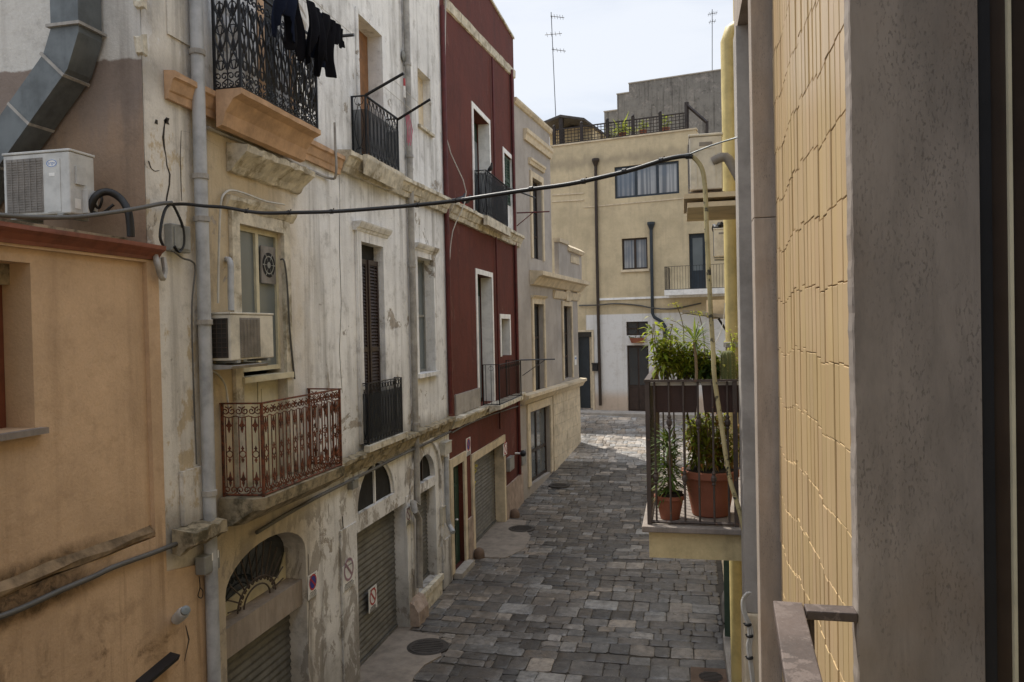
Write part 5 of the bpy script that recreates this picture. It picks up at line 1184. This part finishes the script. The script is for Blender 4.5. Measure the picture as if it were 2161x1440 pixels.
# pigeons
def pigeon(p,h,label,pose=0):
    t=thing('pigeon',label,'pigeon',p,None); me=bpy.data.meshes.new('body'); 
    X=Vector((math.cos(h),math.sin(h),0)); Z=Vector((0,0,1)); p=Vector(p)
    ch_=[(-.17,.075,.012),(-.09,.085,.032),(-.02,.095,.055),(.045,.115,.058),(.085,.16,.035),(.095,.20,.026),(.11,.222,.027),(.135,.218,.010),(.15,.214,.004)]
    c=MB(); c.tube([p+X*x+Z*z for x,z,r in ch_],.03,10,rs=[r for x,z,r in ch_]); c.build('body',MT['feather'],t,80)
    c=MB()
    for s in (-1,1):
        S_=Vector((-X.y,X.x,0))*s*.02; c.tube([p+X*.0+S_+Z*.05,p+X*.01+S_],.005,5); c.tube([p+X*.01+S_,p+X*.04+S_],.004,4)
    c.build('leg',MT['signr'],t)
zl=8.26
pigeon(L.P(17.0,zl,.18),.6,'left of two pigeons perched on the stone ledge of the red house'); pigeon(L.P(17.4,zl+.01,.2),-.3,'right of two pigeons perched on the stone ledge of the red house')
pigeon(L.P(19.3,9.37,.32),-.9,'pigeon perched on the handrail of the upper red house balcony')

# ------------------------------------------------------------------ 9  street
def mesh_grid(name,xs,ys,dz,mat,kind='structure'):
    c=MB(); vs=[(x,y,gz(y)+dz) for y in ys for x in xs]; n=len(xs)
    c.add(vs,[(j*n+i,j*n+i+1,(j+1)*n+i+1,(j+1)*n+i) for j in range(len(ys)-1) for i in range(n-1)]); o=c.build(name,mat); return tag(o,kind=kind)
ys=[-600,-60,0,10,20]+[21+.7*k for k in range(34)]+[46,60,600]
mesh_grid('ground',[-600,-40,-12,-6,0,6,12,40,600],ys,-.05,MT['earth'])
mesh_grid('street_bed',[-14,-4.99,-2,.6,3,9],[4+.6*k for k in range(23)]+[18.4+.6*k for k in range(36)],-.022,MT['joint'])
RR=random.Random(5); pv=MB()
y=6.0
while y<40.5:
    dpt=RR.choice([.24,.28,.32,.36,.42,.5]) if y<33 else RR.choice([.34,.42,.5])
    xl=-4.97 if y<31.2 else -11; xr=.56+max(0,(y-10))*.012 if y<31 else 8
    if y>31: xl=-11
    x=xl-RR.uniform(0,.3); ph=RR.uniform(0,6)
    while x<xr:
        w=RR.choice([.24,.28,.33,.38,.44,.5,.62])*RR.uniform(.9,1.1); 
        if RR.random()<.12: w*=.6
        x1=min(x+w,xr); x0=max(x,xl); x+=w
        if x1-x0<.08 : continue
        g_=.005; yy=lambda q: .035*math.sin(q*1.15+ph*.3)+.02*math.sin(q*3.1+ph)
        ya0,ya1=y+yy(x0),y+yy(x1); s=1
        split = (dpt>.40 and RR.random()<.30)
        parts=[(0,dpt)] if not split else [(0,dpt*RR.uniform(.42,.58)),(None,dpt)]
        if split: parts[1]=(parts[0][1],dpt)
        for (f0,f1) in parts:
            hz=RR.uniform(-.005,.005); t1=RR.uniform(-.004,.004); t2=RR.uniform(-.004,.004)
            j=lambda: RR.uniform(-.012,.012)
            P4=[(x0+g_+j()*.6,ya0+f0+g_+j()),(x1-g_+j()*.6,ya1+f0+g_+j()),(x1-g_+j()*.6,ya1+f1-g_+j()),(x0+g_+j()*.6,ya0+f1-g_+j())]
            # rounded outline: cut the corners
            out=[]
            for k in range(4):
                a=P4[k]; p_=P4[k-1]; n_=P4[(k+1)%4]
                cut=RR.uniform(.05,.16)
                def tow(a,b,d):
                    L_=math.hypot(b[0]-a[0],b[1]-a[1]) or 1; d=min(d*.16,L_*.25); return (a[0]+(b[0]-a[0])/L_*d,a[1]+(b[1]-a[1])/L_*d)
                out+= [tow(a,p_,cut*1.6),tow(a,n_,cut*1.6)]
                mx_=((a[0]+n_[0])/2+j()*.5,(a[1]+n_[1])/2+j()*.5); out.append(mx_)
            cx=sum(p[0] for p in out)/len(out); cy=sum(p[1] for p in out)/len(out)
            zz=lambda px_,py_: gz(py_)+hz+t1*(px_-cx)/.3+t2*(py_-cy)/.3
            n=len(out); k_=1-.013/max(.12,min(x1-x0,f1-f0))*1.2
            inn=[(cx+(p[0]-cx)*k_,cy+(p[1]-cy)*k_) for p in out]
            k2=k_*.6; in2=[(cx+(p[0]-cx)*k2,cy+(p[1]-cy)*k2) for p in out]
            vs=[(p[0],p[1],gz(p[1])-.03) for p in out]+[(p[0],p[1],zz(*p)-.006) for p in out]+[(p[0],p[1],zz(*p)) for p in inn]+[(p[0],p[1],zz(*p)+RR.uniform(-.0015,.004)) for p in in2]
            fs=[(r*n+k,r*n+(k+1)%n,(r+1)*n+(k+1)%n,(r+1)*n+k) for r in range(3) for k in range(n)]+[tuple(3*n+k for k in range(n))]
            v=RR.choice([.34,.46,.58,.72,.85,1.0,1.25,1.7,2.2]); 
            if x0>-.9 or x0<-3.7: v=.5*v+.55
            if y>29: v=1.5+v  # plaza stones tinted paler: brightness of the sunlit patch painted into their colour
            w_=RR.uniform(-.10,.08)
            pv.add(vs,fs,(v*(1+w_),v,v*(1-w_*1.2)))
    y+=dpt
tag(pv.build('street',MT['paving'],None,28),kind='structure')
def patch(name,pts,dz,mat):
    c=MB(); n=len(pts); c.add([(x,y_,gz(y_)+dz) for x,y_ in pts]+[(x,y_,gz(y_)-.03) for x,y_ in pts],[tuple(range(n))]+[(k,(k+1)%n,n+(k+1)%n,n+k) for k in range(n)]); return tag(c.build(name,mat),kind='structure')
def zpt(x,y): v=onZ(x,y,0); return (v.x,v.y)
ap=[(-5.5,6)]+[(-4.15+.12*math.sin(k*1.7)+.08*math.sin(k*4.1),6+k*.4) for k in range(19)]+[(-4.93,13.35),(-4.93,13.62),(-5.5,13.62)]
patch('pavement',ap,.016,MT['apron'])
patch('pavement',[(-5.5,17.9),(-4.2,18.0),(-3.9,18.8),(-3.95,19.9),(-4.3,20.8),(-4.4,21.6),(-5.5,21.8)],.015,MT['apron'])
# raised footway on the right with rounded end
c=MB(); ou=[(.57,-5),(.57,13.6)]+[(.57+.45-.45*math.cos(a*math.pi/16),13.6+1.0*math.sin(a*math.pi/16)) for a in range(1,9)]+[(1.25,14.6),(1.25,-5)]
n=len(ou); c.add([(x,y_,.16) for x,y_ in ou]+[(x,y_,-.05) for x,y_ in ou],[tuple(range(n))]+[(k,(k+1)%n,n+(k+1)%n,n+k) for k in range(n)])
tag(bev(c.build('sidewalk',MT['greycement']),.03,3),kind='structure')
c=MB()
for k in range(12): y_=14.75+k*.62; c.box(.70+(y_-14)*.02,1.5,y_,y_+.61,-.04,.03+.002*(k%2))
tag(c.build('sidewalk',MT['cream_stone']),kind='structure')
t=thing('guard_stone','rounded grey guard stone at the end of the right-hand footway','stone',(.75,14.9,0)); c=MB(); n=10
vs=[];prf=[(.0,0),(.0,.42),(.06,.55),(.16,.63),(.30,.66)]
pl_=Plane((.62,14.62,0),(1,0,0),(0,-1,0))
c.poly(pl_,[(0,0)]+[(.34-.34*math.cos(k*math.pi/16),.30+.34*math.sin(k*math.pi/16)) for k in range(9)]+[(.62,.64),(.62,0)],-.45,0); o=c.build('stone',MT['greycement'],t); bev(o,.03,3)
# kerb and footway along the cream house
c=MB(); 
for d0,d1,h0,h1 in ((.004,1.1,-.6,.14),): c.pbox(Fp,-9,fr+5,gz(37)+h0,gz(37)+h1-.03,d0,d1)
tag(bev(c.build('sidewalk',MT['greycement']),.03),kind='structure')
def disc3(p,r,label,name='manhole_cover',mat=None,sq=None):
    p=Vector((p[0],p[1],gz(p[1]))); t=thing(name,label,'manhole cover',p); c=MB()
    if sq: c.box(p.x-sq[0],p.x+sq[0],p.y-sq[1],p.y+sq[1],p.z-.02,p.z+.020); o=c.build('lid',mat or MT['castiron'],t); r=min(sq)*.8
    else:
        c.lathe(p,[(r*.9,-.02),(r*.9,.026),(r*.86,.030),(0.01,.030)],28); o=c.build('lid',mat or MT['castiron'],t)
        c=MB(); c.lathe(p,[(r*1.0,-.02),(r*1.0,.022),(r*.92,.025),(r*.905,.018)],28); c.build('rim',MT['castiron'],t)
    c=MB()
    for k in range(-3,4):
        w=math.sqrt(max(.0,(r*.75)**2-(k*r*.2)**2)); 
        if w>.03: c.box(p.x-w,p.x+w,p.y+k*r*.2-.012,p.y+k*r*.2+.012,p.z+.0305,p.z+.036)
    c.build('ribs',MT['castiron'],t)
disc3(zpt(903,1367),.36,'round iron manhole cover in front of the plain garage, nearest of the round ones')
disc3(zpt(1101,1117),.36,'round iron manhole cover in front of the red house garage')
v=onZ(1180,1031,.03); disc3((v.x,v.y),.36,'round iron manhole cover before the grey house shop window')
disc3(zpt(1500,1432),.3,'brown square inspection cover at the lower right of the street',mat=MT['castiron_brown'],sq=(.30,.33))
def gstone(u,lab,w=.3):
    t=thing('guard_stone',lab,'stone',L.P(u,0,.2)); c=MB(); c.lathe(L.P(u,0,.18),[(w*.6,0),(w*.62,.10),(w*.5,.19),(w*.2,.24),(0.01,.25)],10); c.build('stone',MT['castiron_brown'],t,50)
gstone(17.95,'dark wheel guard stone beside the green door step',.22); gstone(22.0,'dark wheel guard stone at the right side of the red house garage',.24)
# ------------------------------------------------------------------ 10  balcony plants
RP=random.Random(21)
def leafq(mb,p,d,ln,w,up,col,bend=.25):
    """one folded leaf from p along d"""
    d=Vector(d).normalized(); s=d.cross(Vector(up))
    if s.length<1e-3: s=d.orthogonal()
    s.normalize(); nrm=s.cross(d).normalized(); p=Vector(p)
    m=p+d*ln*.5+nrm*ln*.06; e=p+d*ln-nrm*ln*bend
    mb.add([p,m-s*w*.5-nrm*w*.12,e,m+s*w*.5-nrm*w*.12,m],[(0,1,4),(1,2,4),(2,3,4),(3,0,4)],col)
def rdir(z0=-.3,z1=.9):
    a=RP.uniform(0,2*math.pi); z=RP.uniform(z0,z1); r=math.sqrt(max(0,1-z*z)); return Vector((r*math.cos(a),r*math.sin(a),z))
def gtint(b=1.): 
    k=RP.uniform(.55,1.35)*b; return (k*RP.uniform(.85,1.35),k,k*RP.uniform(.6,1.0))
def pot(c,r0,r1,h,par,mat=None,rim=.03):
    b=MB(); b.lathe(c,[(r0*.92,0),(r0,.01),(r0+(r1-r0)*.84,h*.82),(r1*1.05,h*.83),(r1*1.10,h*.86),(r1*1.10,h*.985),(r1*1.06,h),(r1*.98,h),(r1*.95,h*.93),(0.01,h*.93)],28); b.build('pot',mat or MT['terracotta'],par,35)
    b=MB(); b.lathe(Vector(c)+Vector((0,0,h*.90)),[(r1*.94,0),(r1*.9,.04),(.01,.045)],18); b.build('soil',MT['soil'],par)
BY=6.22
P=lambda x,y,yy=BY: Vector(onY(x,y,yy))
zt_=3.925
# large terracotta pot with tall canes
c0=P(1500,1098,6.36); c0.z=zt_; rr=abs(P(1558,1000,6.36).x-P(1442,1000,6.36).x)/2
t=thing('potted_plant','large terracotta pot of tall leafy canes on the balcony floor','potted plant',c0)
hh=P(1500,990,6.36).z-zt_; pot(c0,rr*.68,rr*.97,hh,t)
st=MB(); lf=MB(); ld=MB()
for k in range(30):
    a=RP.uniform(0,6.28); q=rr*.85*math.sqrt(RP.random()); b0=c0+Vector((q*math.cos(a),q*math.sin(a)*.8,hh*.95)); ln=RP.uniform(.30,.50); tip=b0+Vector((RP.uniform(-.17,.13),RP.uniform(-.08,.16),ln))
    st.tube([b0,b0.lerp(tip,.5)+Vector((RP.uniform(-.02,.02),0,0)),tip],.006,5)
    for i in range(46):
        p=b0.lerp(tip,RP.uniform(.15,1.)); brown=RP.random()<(.55 if b0.x>c0.x+.05 else .12)
        leafq(ld if brown else lf,p,rdir(-.7,.6),RP.uniform(.05,.11),RP.uniform(.014,.03),(0,0,1),gtint())
st.build('canes',MT['stem'],t); lf.build('foliage',MT['leaf'],t); ld.build('dry_foliage',MT['leaf_dry'],t)
# small pot with yucca
c1=P(1414,1092,6.18); c1.z=zt_; r1=abs(P(1447,1050,6.18).x-P(1381,1050,6.18).x)/2
t=thing('potted_plant','small terracotta pot with a spiky dark green yucca on the balcony floor','potted plant',c1)
h1=P(1414,1044,6.18).z-zt_; pot(c1,r1*.62,r1*.92,h1,t)
st=MB(); st.tube([c1+Vector((.0,0,h1*.8)),c1+Vector((.01,0,h1+.14)),c1+Vector((.0,0,h1+.34))],.024,8); st.build('trunk',MT['bark'],t)
lf=MB(); ld=MB()
for k in range(330):
    f=RP.random(); p=c1+Vector((0,0,h1+.02+.40*f)); d=rdir(-.5+f*.5,.35+f*.6); leafq(lf if f>.1 or RP.random()<.5 else ld,p,d,RP.uniform(.12,.22),.019,(0,0,1),gtint(1.3),.18)
lf.build('foliage',MT['leafd'],t); ld.build('dry_foliage',MT['leaf_dry'],t)
# two long brown planters hooked inside the rail
zr_=5.0
def planter(x0,x1,y0,y1,label):
    t=thing('planter',label,'planter',((x0+x1)/2,(y0+y1)/2,zr_-.24)); b=MB()
    b.hexa([(x0+.015,y0+.02,zr_-.235),(x1-.015,y0+.02,zr_-.235),(x1-.015,y1-.02,zr_-.235),(x0+.015,y1-.02,zr_-.235),(x0,y0,zr_-.03),(x1,y0,zr_-.03),(x1,y1,zr_-.03),(x0,y1,zr_-.03)]); b.build('trough',MT['brownbox'],t)
    o=MB(); o.box(x0-.012,x1+.012,y0-.012,y0+.012,zr_-.029,zr_-.004); o.box(x0-.012,x1+.012,y1-.012,y1+.012,zr_-.029,zr_-.004); o.box(x0-.012,x0+.012,y0+.013,y1-.013,zr_-.029,zr_-.004); o.box(x1-.012,x1+.012,y0+.013,y1-.013,zr_-.029,zr_-.004); o.build('rim',MT['plastic_cream'],t)
    MB().box(x0+.013,x1-.013,y0+.013,y1-.013,zr_-.029,zr_-.014).build('soil',MT['soil'],t); return t
planter(-.235,.105,6.02,6.30,'long brown planter hooked on the rail under the bushy yellow green plants')
planter(.135,.50,6.02,6.30,'long brown planter hooked on the rail under the aloe and the cactus')
def bush(label,cx,cy,cz,rx,ry,rz,n,ls,tint=1.,mat='leaf',stems=8,z0=None,name='shrub'):
    z0=cz-rz if z0 is None else z0
    t=thing(name,label,'plant',(cx,cy,z0)); st=MB(); lf=MB(); tips=[]
    for k in range(stems):
        tip=Vector((cx+RP.uniform(-.8,.8)*rx,cy+RP.uniform(-.8,.8)*ry,cz+RP.uniform(-.2,.9)*rz)); b0=Vector((cx+RP.uniform(-.35,.35)*rx,cy+RP.uniform(-.3,.3)*ry,z0)); mid=b0.lerp(tip,.5)+Vector((RP.uniform(-.02,.02),0,.02)); st.tube([b0,mid,tip],.0035,5); tips.append((b0,mid,tip))
    for k in range(n):
        b0,mid,tip=RP.choice(tips); f=RP.uniform(.25,1.05); p=(b0.lerp(mid,f*2) if f<.5 else mid.lerp(tip,(f-.5)*2))+Vector((RP.gauss(0,.18)*rx,RP.gauss(0,.2)*ry,RP.gauss(0,.12)*rz))
        leafq(lf,p,rdir(-.6,.7),RP.uniform(.7,1.3)*ls,ls*RP.uniform(.3,.45),(0,0,1),gtint(tint))
    st.build('stems',MT['stem'],t); lf.build('foliage',MT[mat],t); return t
q=P(1440,770); bush('dense yellow green bush over the left planter',q.x,6.22,5.16,.19,.10,.21,1300,.052,1.6,z0=zr_-.015,stems=30)
q=P(1400,730); bush('loose pale green shrub with long drooping leaves at the left corner of the planters',q.x,6.14,5.22,.12,.11,.26,340,.085,1.15,z0=zr_-.015,stems=14)
q=P(1500,770); bush('thin dark green plant between the aloe and the cactus',q.x+.05,6.24,5.10,.15,.12,.16,460,.06,1.1,'leaf',z0=zr_-.015,stems=14)
q=P(1545,800); bush('small leafy plant trailing against the yellow drainpipe behind the cactus',q.x+.02,6.3,5.12,.07,.09,.26,420,.04,1.5,z0=zr_-.015,stems=9)
# aloe on a stem
q=P(1466,722,6.05); t=thing('aloe','star shaped aloe on a bare stem in the planter','plant',(q.x,6.05,zr_-.015)); st=MB(); st.tube([(q.x+.005,6.05,zr_-.02),(q.x+.01,6.05,zr_+.08),(q.x,6.05,q.z)],.012,7); st.build('stem',MT['bark'],t)
lf=MB()
for k in range(38):
    a=k*2.4; e=-.45+1.4*(k/38.); d=Vector((math.cos(a)*math.cos(e),math.sin(a)*math.cos(e)*.7,math.sin(e))); leafq(lf,Vector((q.x,6.05,q.z+.01)),d,RP.uniform(.16,.23),.020,(0,0,1),gtint(1.0),.08)
lf.build('rosette',MT['leafd'],t)
bush('tangle of drooping narrow leaves between the two planters',P(1478,800).x,6.26,5.08,.16,.10,.14,420,.10,.8,'leafd',z0=zr_-.015,stems=12)
# columnar cactus
q=P(1536,740,6.14); w=abs(P(1551,760,6.14).x-P(1522,760,6.14).x)/2; t=thing('cactus','thick column cactus with spiny edge at the right end of the planters','cactus',(q.x,6.14,zr_-.015)); b=MB(); n=44; vs=[];fs=[]
hz=q.z-(zr_-.015); pr_=[(w*.92,0),(w,.05),(w*1.02,hz*.5),(w,hz*.82),(w*.86,hz*.93),(w*.55,hz*.985),(w*.12,hz)]
for r,z in pr_:
    for k in range(n): a=2*math.pi*k/n; k_=1+.09*math.cos(11*a); vs.append((q.x+r*k_*math.cos(a),6.14+r*k_*math.sin(a),zr_-.015+z))
for i in range(len(pr_)-1):
    for k in range(n): fs.append((i*n+k,i*n+(k+1)%n,(i+1)*n+(k+1)%n,(i+1)*n+k))
fs.append(tuple((len(pr_)-1)*n+k for k in range(n))); b.add(vs,fs); b.build('column',MT['cactus'],t,60)
b=MB()
for k in range(11):
    a=2*math.pi*k/11
    for i in range(22):
        z=hz*(i+.5)/22; r=w*1.09*(1 if z<hz*.85 else .8)
        for s_ in range(3): p=Vector((q.x+r*math.cos(a),6.14+r*math.sin(a),zr_-.015+z)); d=Vector((math.cos(a+RP.uniform(-.7,.7)),math.sin(a+RP.uniform(-.7,.7)),RP.uniform(-.5,.6)))*.016; b.add([p,p+d,p+Vector((0,0,.0016))],[(0,1,2)])
b.build('spines',MT['spine'],t)
# tall flowering stalks
def stalk(label,px,flowers):
    base=P(*px[0]); t=thing('flowering_stalk',label,'plant',(base.x,BY,zr_-.015)); b=MB(); pts=[Vector((base.x,BY,zr_-.015))]+[P(*p) for p in px]; b.tube(pts,.0035,5)
    for (x,y) in flowers:
        e=P(x,y); m=min(pts,key=lambda q:(q-e).length+max(0,q.z-e.z)*2); b.tube([m,(m+e)/2+Vector((0,0,.01)),e],.0022,4)
        f=MB()
        for k in range(16): leafq(f,e+Vector((RP.gauss(0,.018),RP.gauss(0,.018),RP.gauss(0,.012))),rdir(-.3,1),RP.uniform(.012,.022),.010,(0,0,1),(RP.uniform(1.6,2.3),1.6,.5))
        f.build('flower_head',MT['leaf'],t)
    b.build('stem',MT['stem'],t)
stalk('tall thin stalk with pale yellow flower heads, left of the aloe',[(1447,790),(1442,690),(1436,665),(1428,645)],[(1424,643),(1430,645),(1462,660),(1415,676),(1450,700),(1462,698)])
stalk('second thin flowering stalk leaning towards the hanging yellow cable',[(1486,790),(1486,720),(1482,690),(1475,662)],[(1475,660),(1480,664),(1468,690)])
cable('thin white string tied from the planter up towards the yellow wall',[P(1500,735),P(1515,715),P(1526,680),P(1530,640)],.003,MT['cable_white'],'string','string')
# plants on the far roof terrace and the window box
def far_plant(u,d,h,n,label,spiky=False,tint=1.):
    p0=Fp.P(u,ftop+.07,d); t=thing('terrace_plant',label,'plant',p0); pot(p0,.14,.18,.3,t); lf=MB()
    for k in range(n): leafq(lf,p0+Vector((0,0,.3+ (0 if spiky else RP.random()*h*.6)))+Vector((RP.gauss(0,.10),RP.gauss(0,.08),0)),rdir(-.1,1.),h*RP.uniform(.5,.9) if spiky else .22,.06,(0,0,1),gtint(tint),.35)
    lf.build('foliage',MT['leaf'],t)
far_plant(Fp.px(1308,288)[0],-.5,1.2,60,'arching palm like plant behind the lattice fence of the terrace',True,.5); far_plant(Fp.px(1352,285)[0],-.45,.7,60,'low bushy terrace plant behind the lattice, right of the palm',False,.45); far_plant(Fp.px(1400,270)[0],-.5,.9,70,'leafy terrace plant near the timber frame post',False,.45)
v=Fp.px(1346,724,.1); p0=Fp.P(v[0],v[1],.12); t=thing('window_box','terracotta flower box under the dark vent window','planter',p0)
b=MB(); b.hexa([Fp.P(v[0]-.28,v[1],.02),Fp.P(v[0]+.28,v[1],.02),Fp.P(v[0]+.28,v[1],.2),Fp.P(v[0]-.28,v[1],.2),Fp.P(v[0]-.36,v[1]+.24,.02),Fp.P(v[0]+.36,v[1]+.24,.02),Fp.P(v[0]+.36,v[1]+.24,.28),Fp.P(v[0]-.36,v[1]+.24,.28)]); b.build('box',MT['terracotta'],t); lf=MB()
for k in range(60): leafq(lf,Fp.P(v[0]+RP.uniform(-.4,.4),v[1]+.24,.15),rdir(-.2,1),.14,.05,(0,0,1),gtint(.8))
lf.build('foliage',MT['leafd'],t)
# white cables tied down the right-hand wall
wc=[(1568,1262),(1566,1280),(1570,1300),(1577,1318),(1580,1340),(1577,1365),(1580,1390),(1584,1420),(1588,1450)]
for k in range(3):
    cable(('left','middle','right')[k]+' of three white cables tied down the stone base on the right',[onY(1578+k*3,1250,5.5)]+[onY(x+k*(4-abs(i-4)*.5),y,5.5+.008*k) for i,(x,y) in enumerate(wc)],.0085,MT['cable_white'],n=7)
t=thing('cable_ties','black ties round the white cables on the right','ties',onY(1578,1340,5.5))
for (x,y) in ((1578,1318),(1582,1342),(1582,1388)): c=MB(); p=onY(x,y,5.505); c.lathe(p-Vector((0,0,.008)),[(.022,0),(.025,.003),(.025,.013),(.022,.016)],10); c.tube([p,p+Vector((-.03,-.01,.01))],.004,4); c.build('tie',MT['cable'],t)

# ------------------------------------------------------------------ light, sky, render
SAZ,SEL=rad(-47),rad(57)
S_=Vector((math.sin(SAZ)*math.cos(SEL),math.cos(SAZ)*math.cos(SEL),math.sin(SEL)))
sun=bpy.data.lights.new('sun','SUN'); sun.energy=SUN_E; sun.angle=rad(.6); sun.color=(1,.95,.87); so=bpy.data.objects.new('sun',sun); COL.objects.link(so); so.rotation_euler=S_.to_track_quat('Z','Y').to_euler(); so.location=(-20,20,40)
w=bpy.data.worlds.new('World'); sc.world=w; w.use_nodes=True; nt=w.node_tree; n=nt.nodes; l=nt.links; bg=n['Background']
sky=n.new('ShaderNodeTexSky'); sky.sky_type='NISHITA'; sky.sun_disc=False; sky.sun_elevation=SEL; sky.sun_rotation=SAZ; sky.dust_density=2.5; sky.air_density=1.0; sky.altitude=50
tc=n.new('ShaderNodeTexCoord'); mp=n.new('ShaderNodeMapping'); mp.inputs['Scale'].default_value=(1,1,2.2); l.new(tc.outputs['Generated'],mp.inputs[0])
nz=n.new('ShaderNodeTexNoise'); nz.inputs['Scale'].default_value=2.2; nz.inputs['Detail'].default_value=7; nz.inputs['Roughness'].default_value=.55; nz.inputs['Distortion'].default_value=.4; l.new(mp.outputs[0],nz.inputs['Vector'])
mr=n.new('ShaderNodeMapRange'); mr.interpolation_type='SMOOTHSTEP'; mr.inputs[1].default_value=.34; mr.inputs[2].default_value=.62; mr.inputs[3].default_value=CL0; mr.inputs[4].default_value=CL1; l.new(nz.outputs['Fac'],mr.inputs[0])
mx=n.new('ShaderNodeMix'); mx.data_type='RGBA'; l.new(mr.outputs[0],mx.inputs[0]); l.new(sky.outputs[0],mx.inputs[6]); mx.inputs[7].default_value=(*CLOUD,1)
l.new(mx.outputs[2],bg.inputs[0]); 
nv=n.new('ShaderNodeVectorMath'); nv.operation='NORMALIZE'; l.new(tc.outputs['Generated'],nv.inputs[0])
sx=n.new('ShaderNodeSeparateXYZ'); l.new(nv.outputs[0],sx.inputs[0])
zr2=n.new('ShaderNodeMapRange'); zr2.interpolation_type='SMOOTHSTEP'; zr2.inputs[1].default_value=.40; zr2.inputs[2].default_value=.85; zr2.inputs[3].default_value=SKY_E; zr2.inputs[4].default_value=SKY_E*ZG; l.new(sx.outputs[2],zr2.inputs[0]); l.new(zr2.outputs[0],bg.inputs[1])  # extra sky strength overhead, out of view, added to lift the shaded facades
for o_ in COL.objects:
    g_={'sign':'signs fixed on the house walls','air conditioner':'outdoor air conditioner units','manhole cover':'iron covers in the street','pigeon':'pigeons on the red house','laundry':'dark laundry on the balcony line','pipe':'pipes on the house fronts','drainpipe':'pipes on the house fronts','cable':'cables along and across the street','stone':'guard stones along the street','planter':'balcony planters and flower boxes','potted plant':'terracotta pots on the plant balcony','antenna':'tv antennas on the roofs','box':'small wall boxes','lamp':'wall lamps on the left','pole':'drying poles off the balconies','line':'clothes lines','house':'houses along the street','conduit':'conduits on the house fronts','hose':'hoses by the air conditioners','plate':'small wall plates','ties':'cable ties','wire':'thin wires'}.get(o_.get('category'))
    if g_ and o_.parent is None: o_['group']=g_
sc.view_settings.view_transform='Standard'; sc.view_settings.look='None'; sc.view_settings.exposure=0; sc.view_settings.gamma=1
sc.render.engine='CYCLES'; sc.cycles.max_bounces=8; sc.cycles.diffuse_bounces=5; sc.cycles.use_denoising=True; sc.cycles.sample_clamp_indirect=6
sc.render.resolution_x=1024; sc.render.resolution_y=682
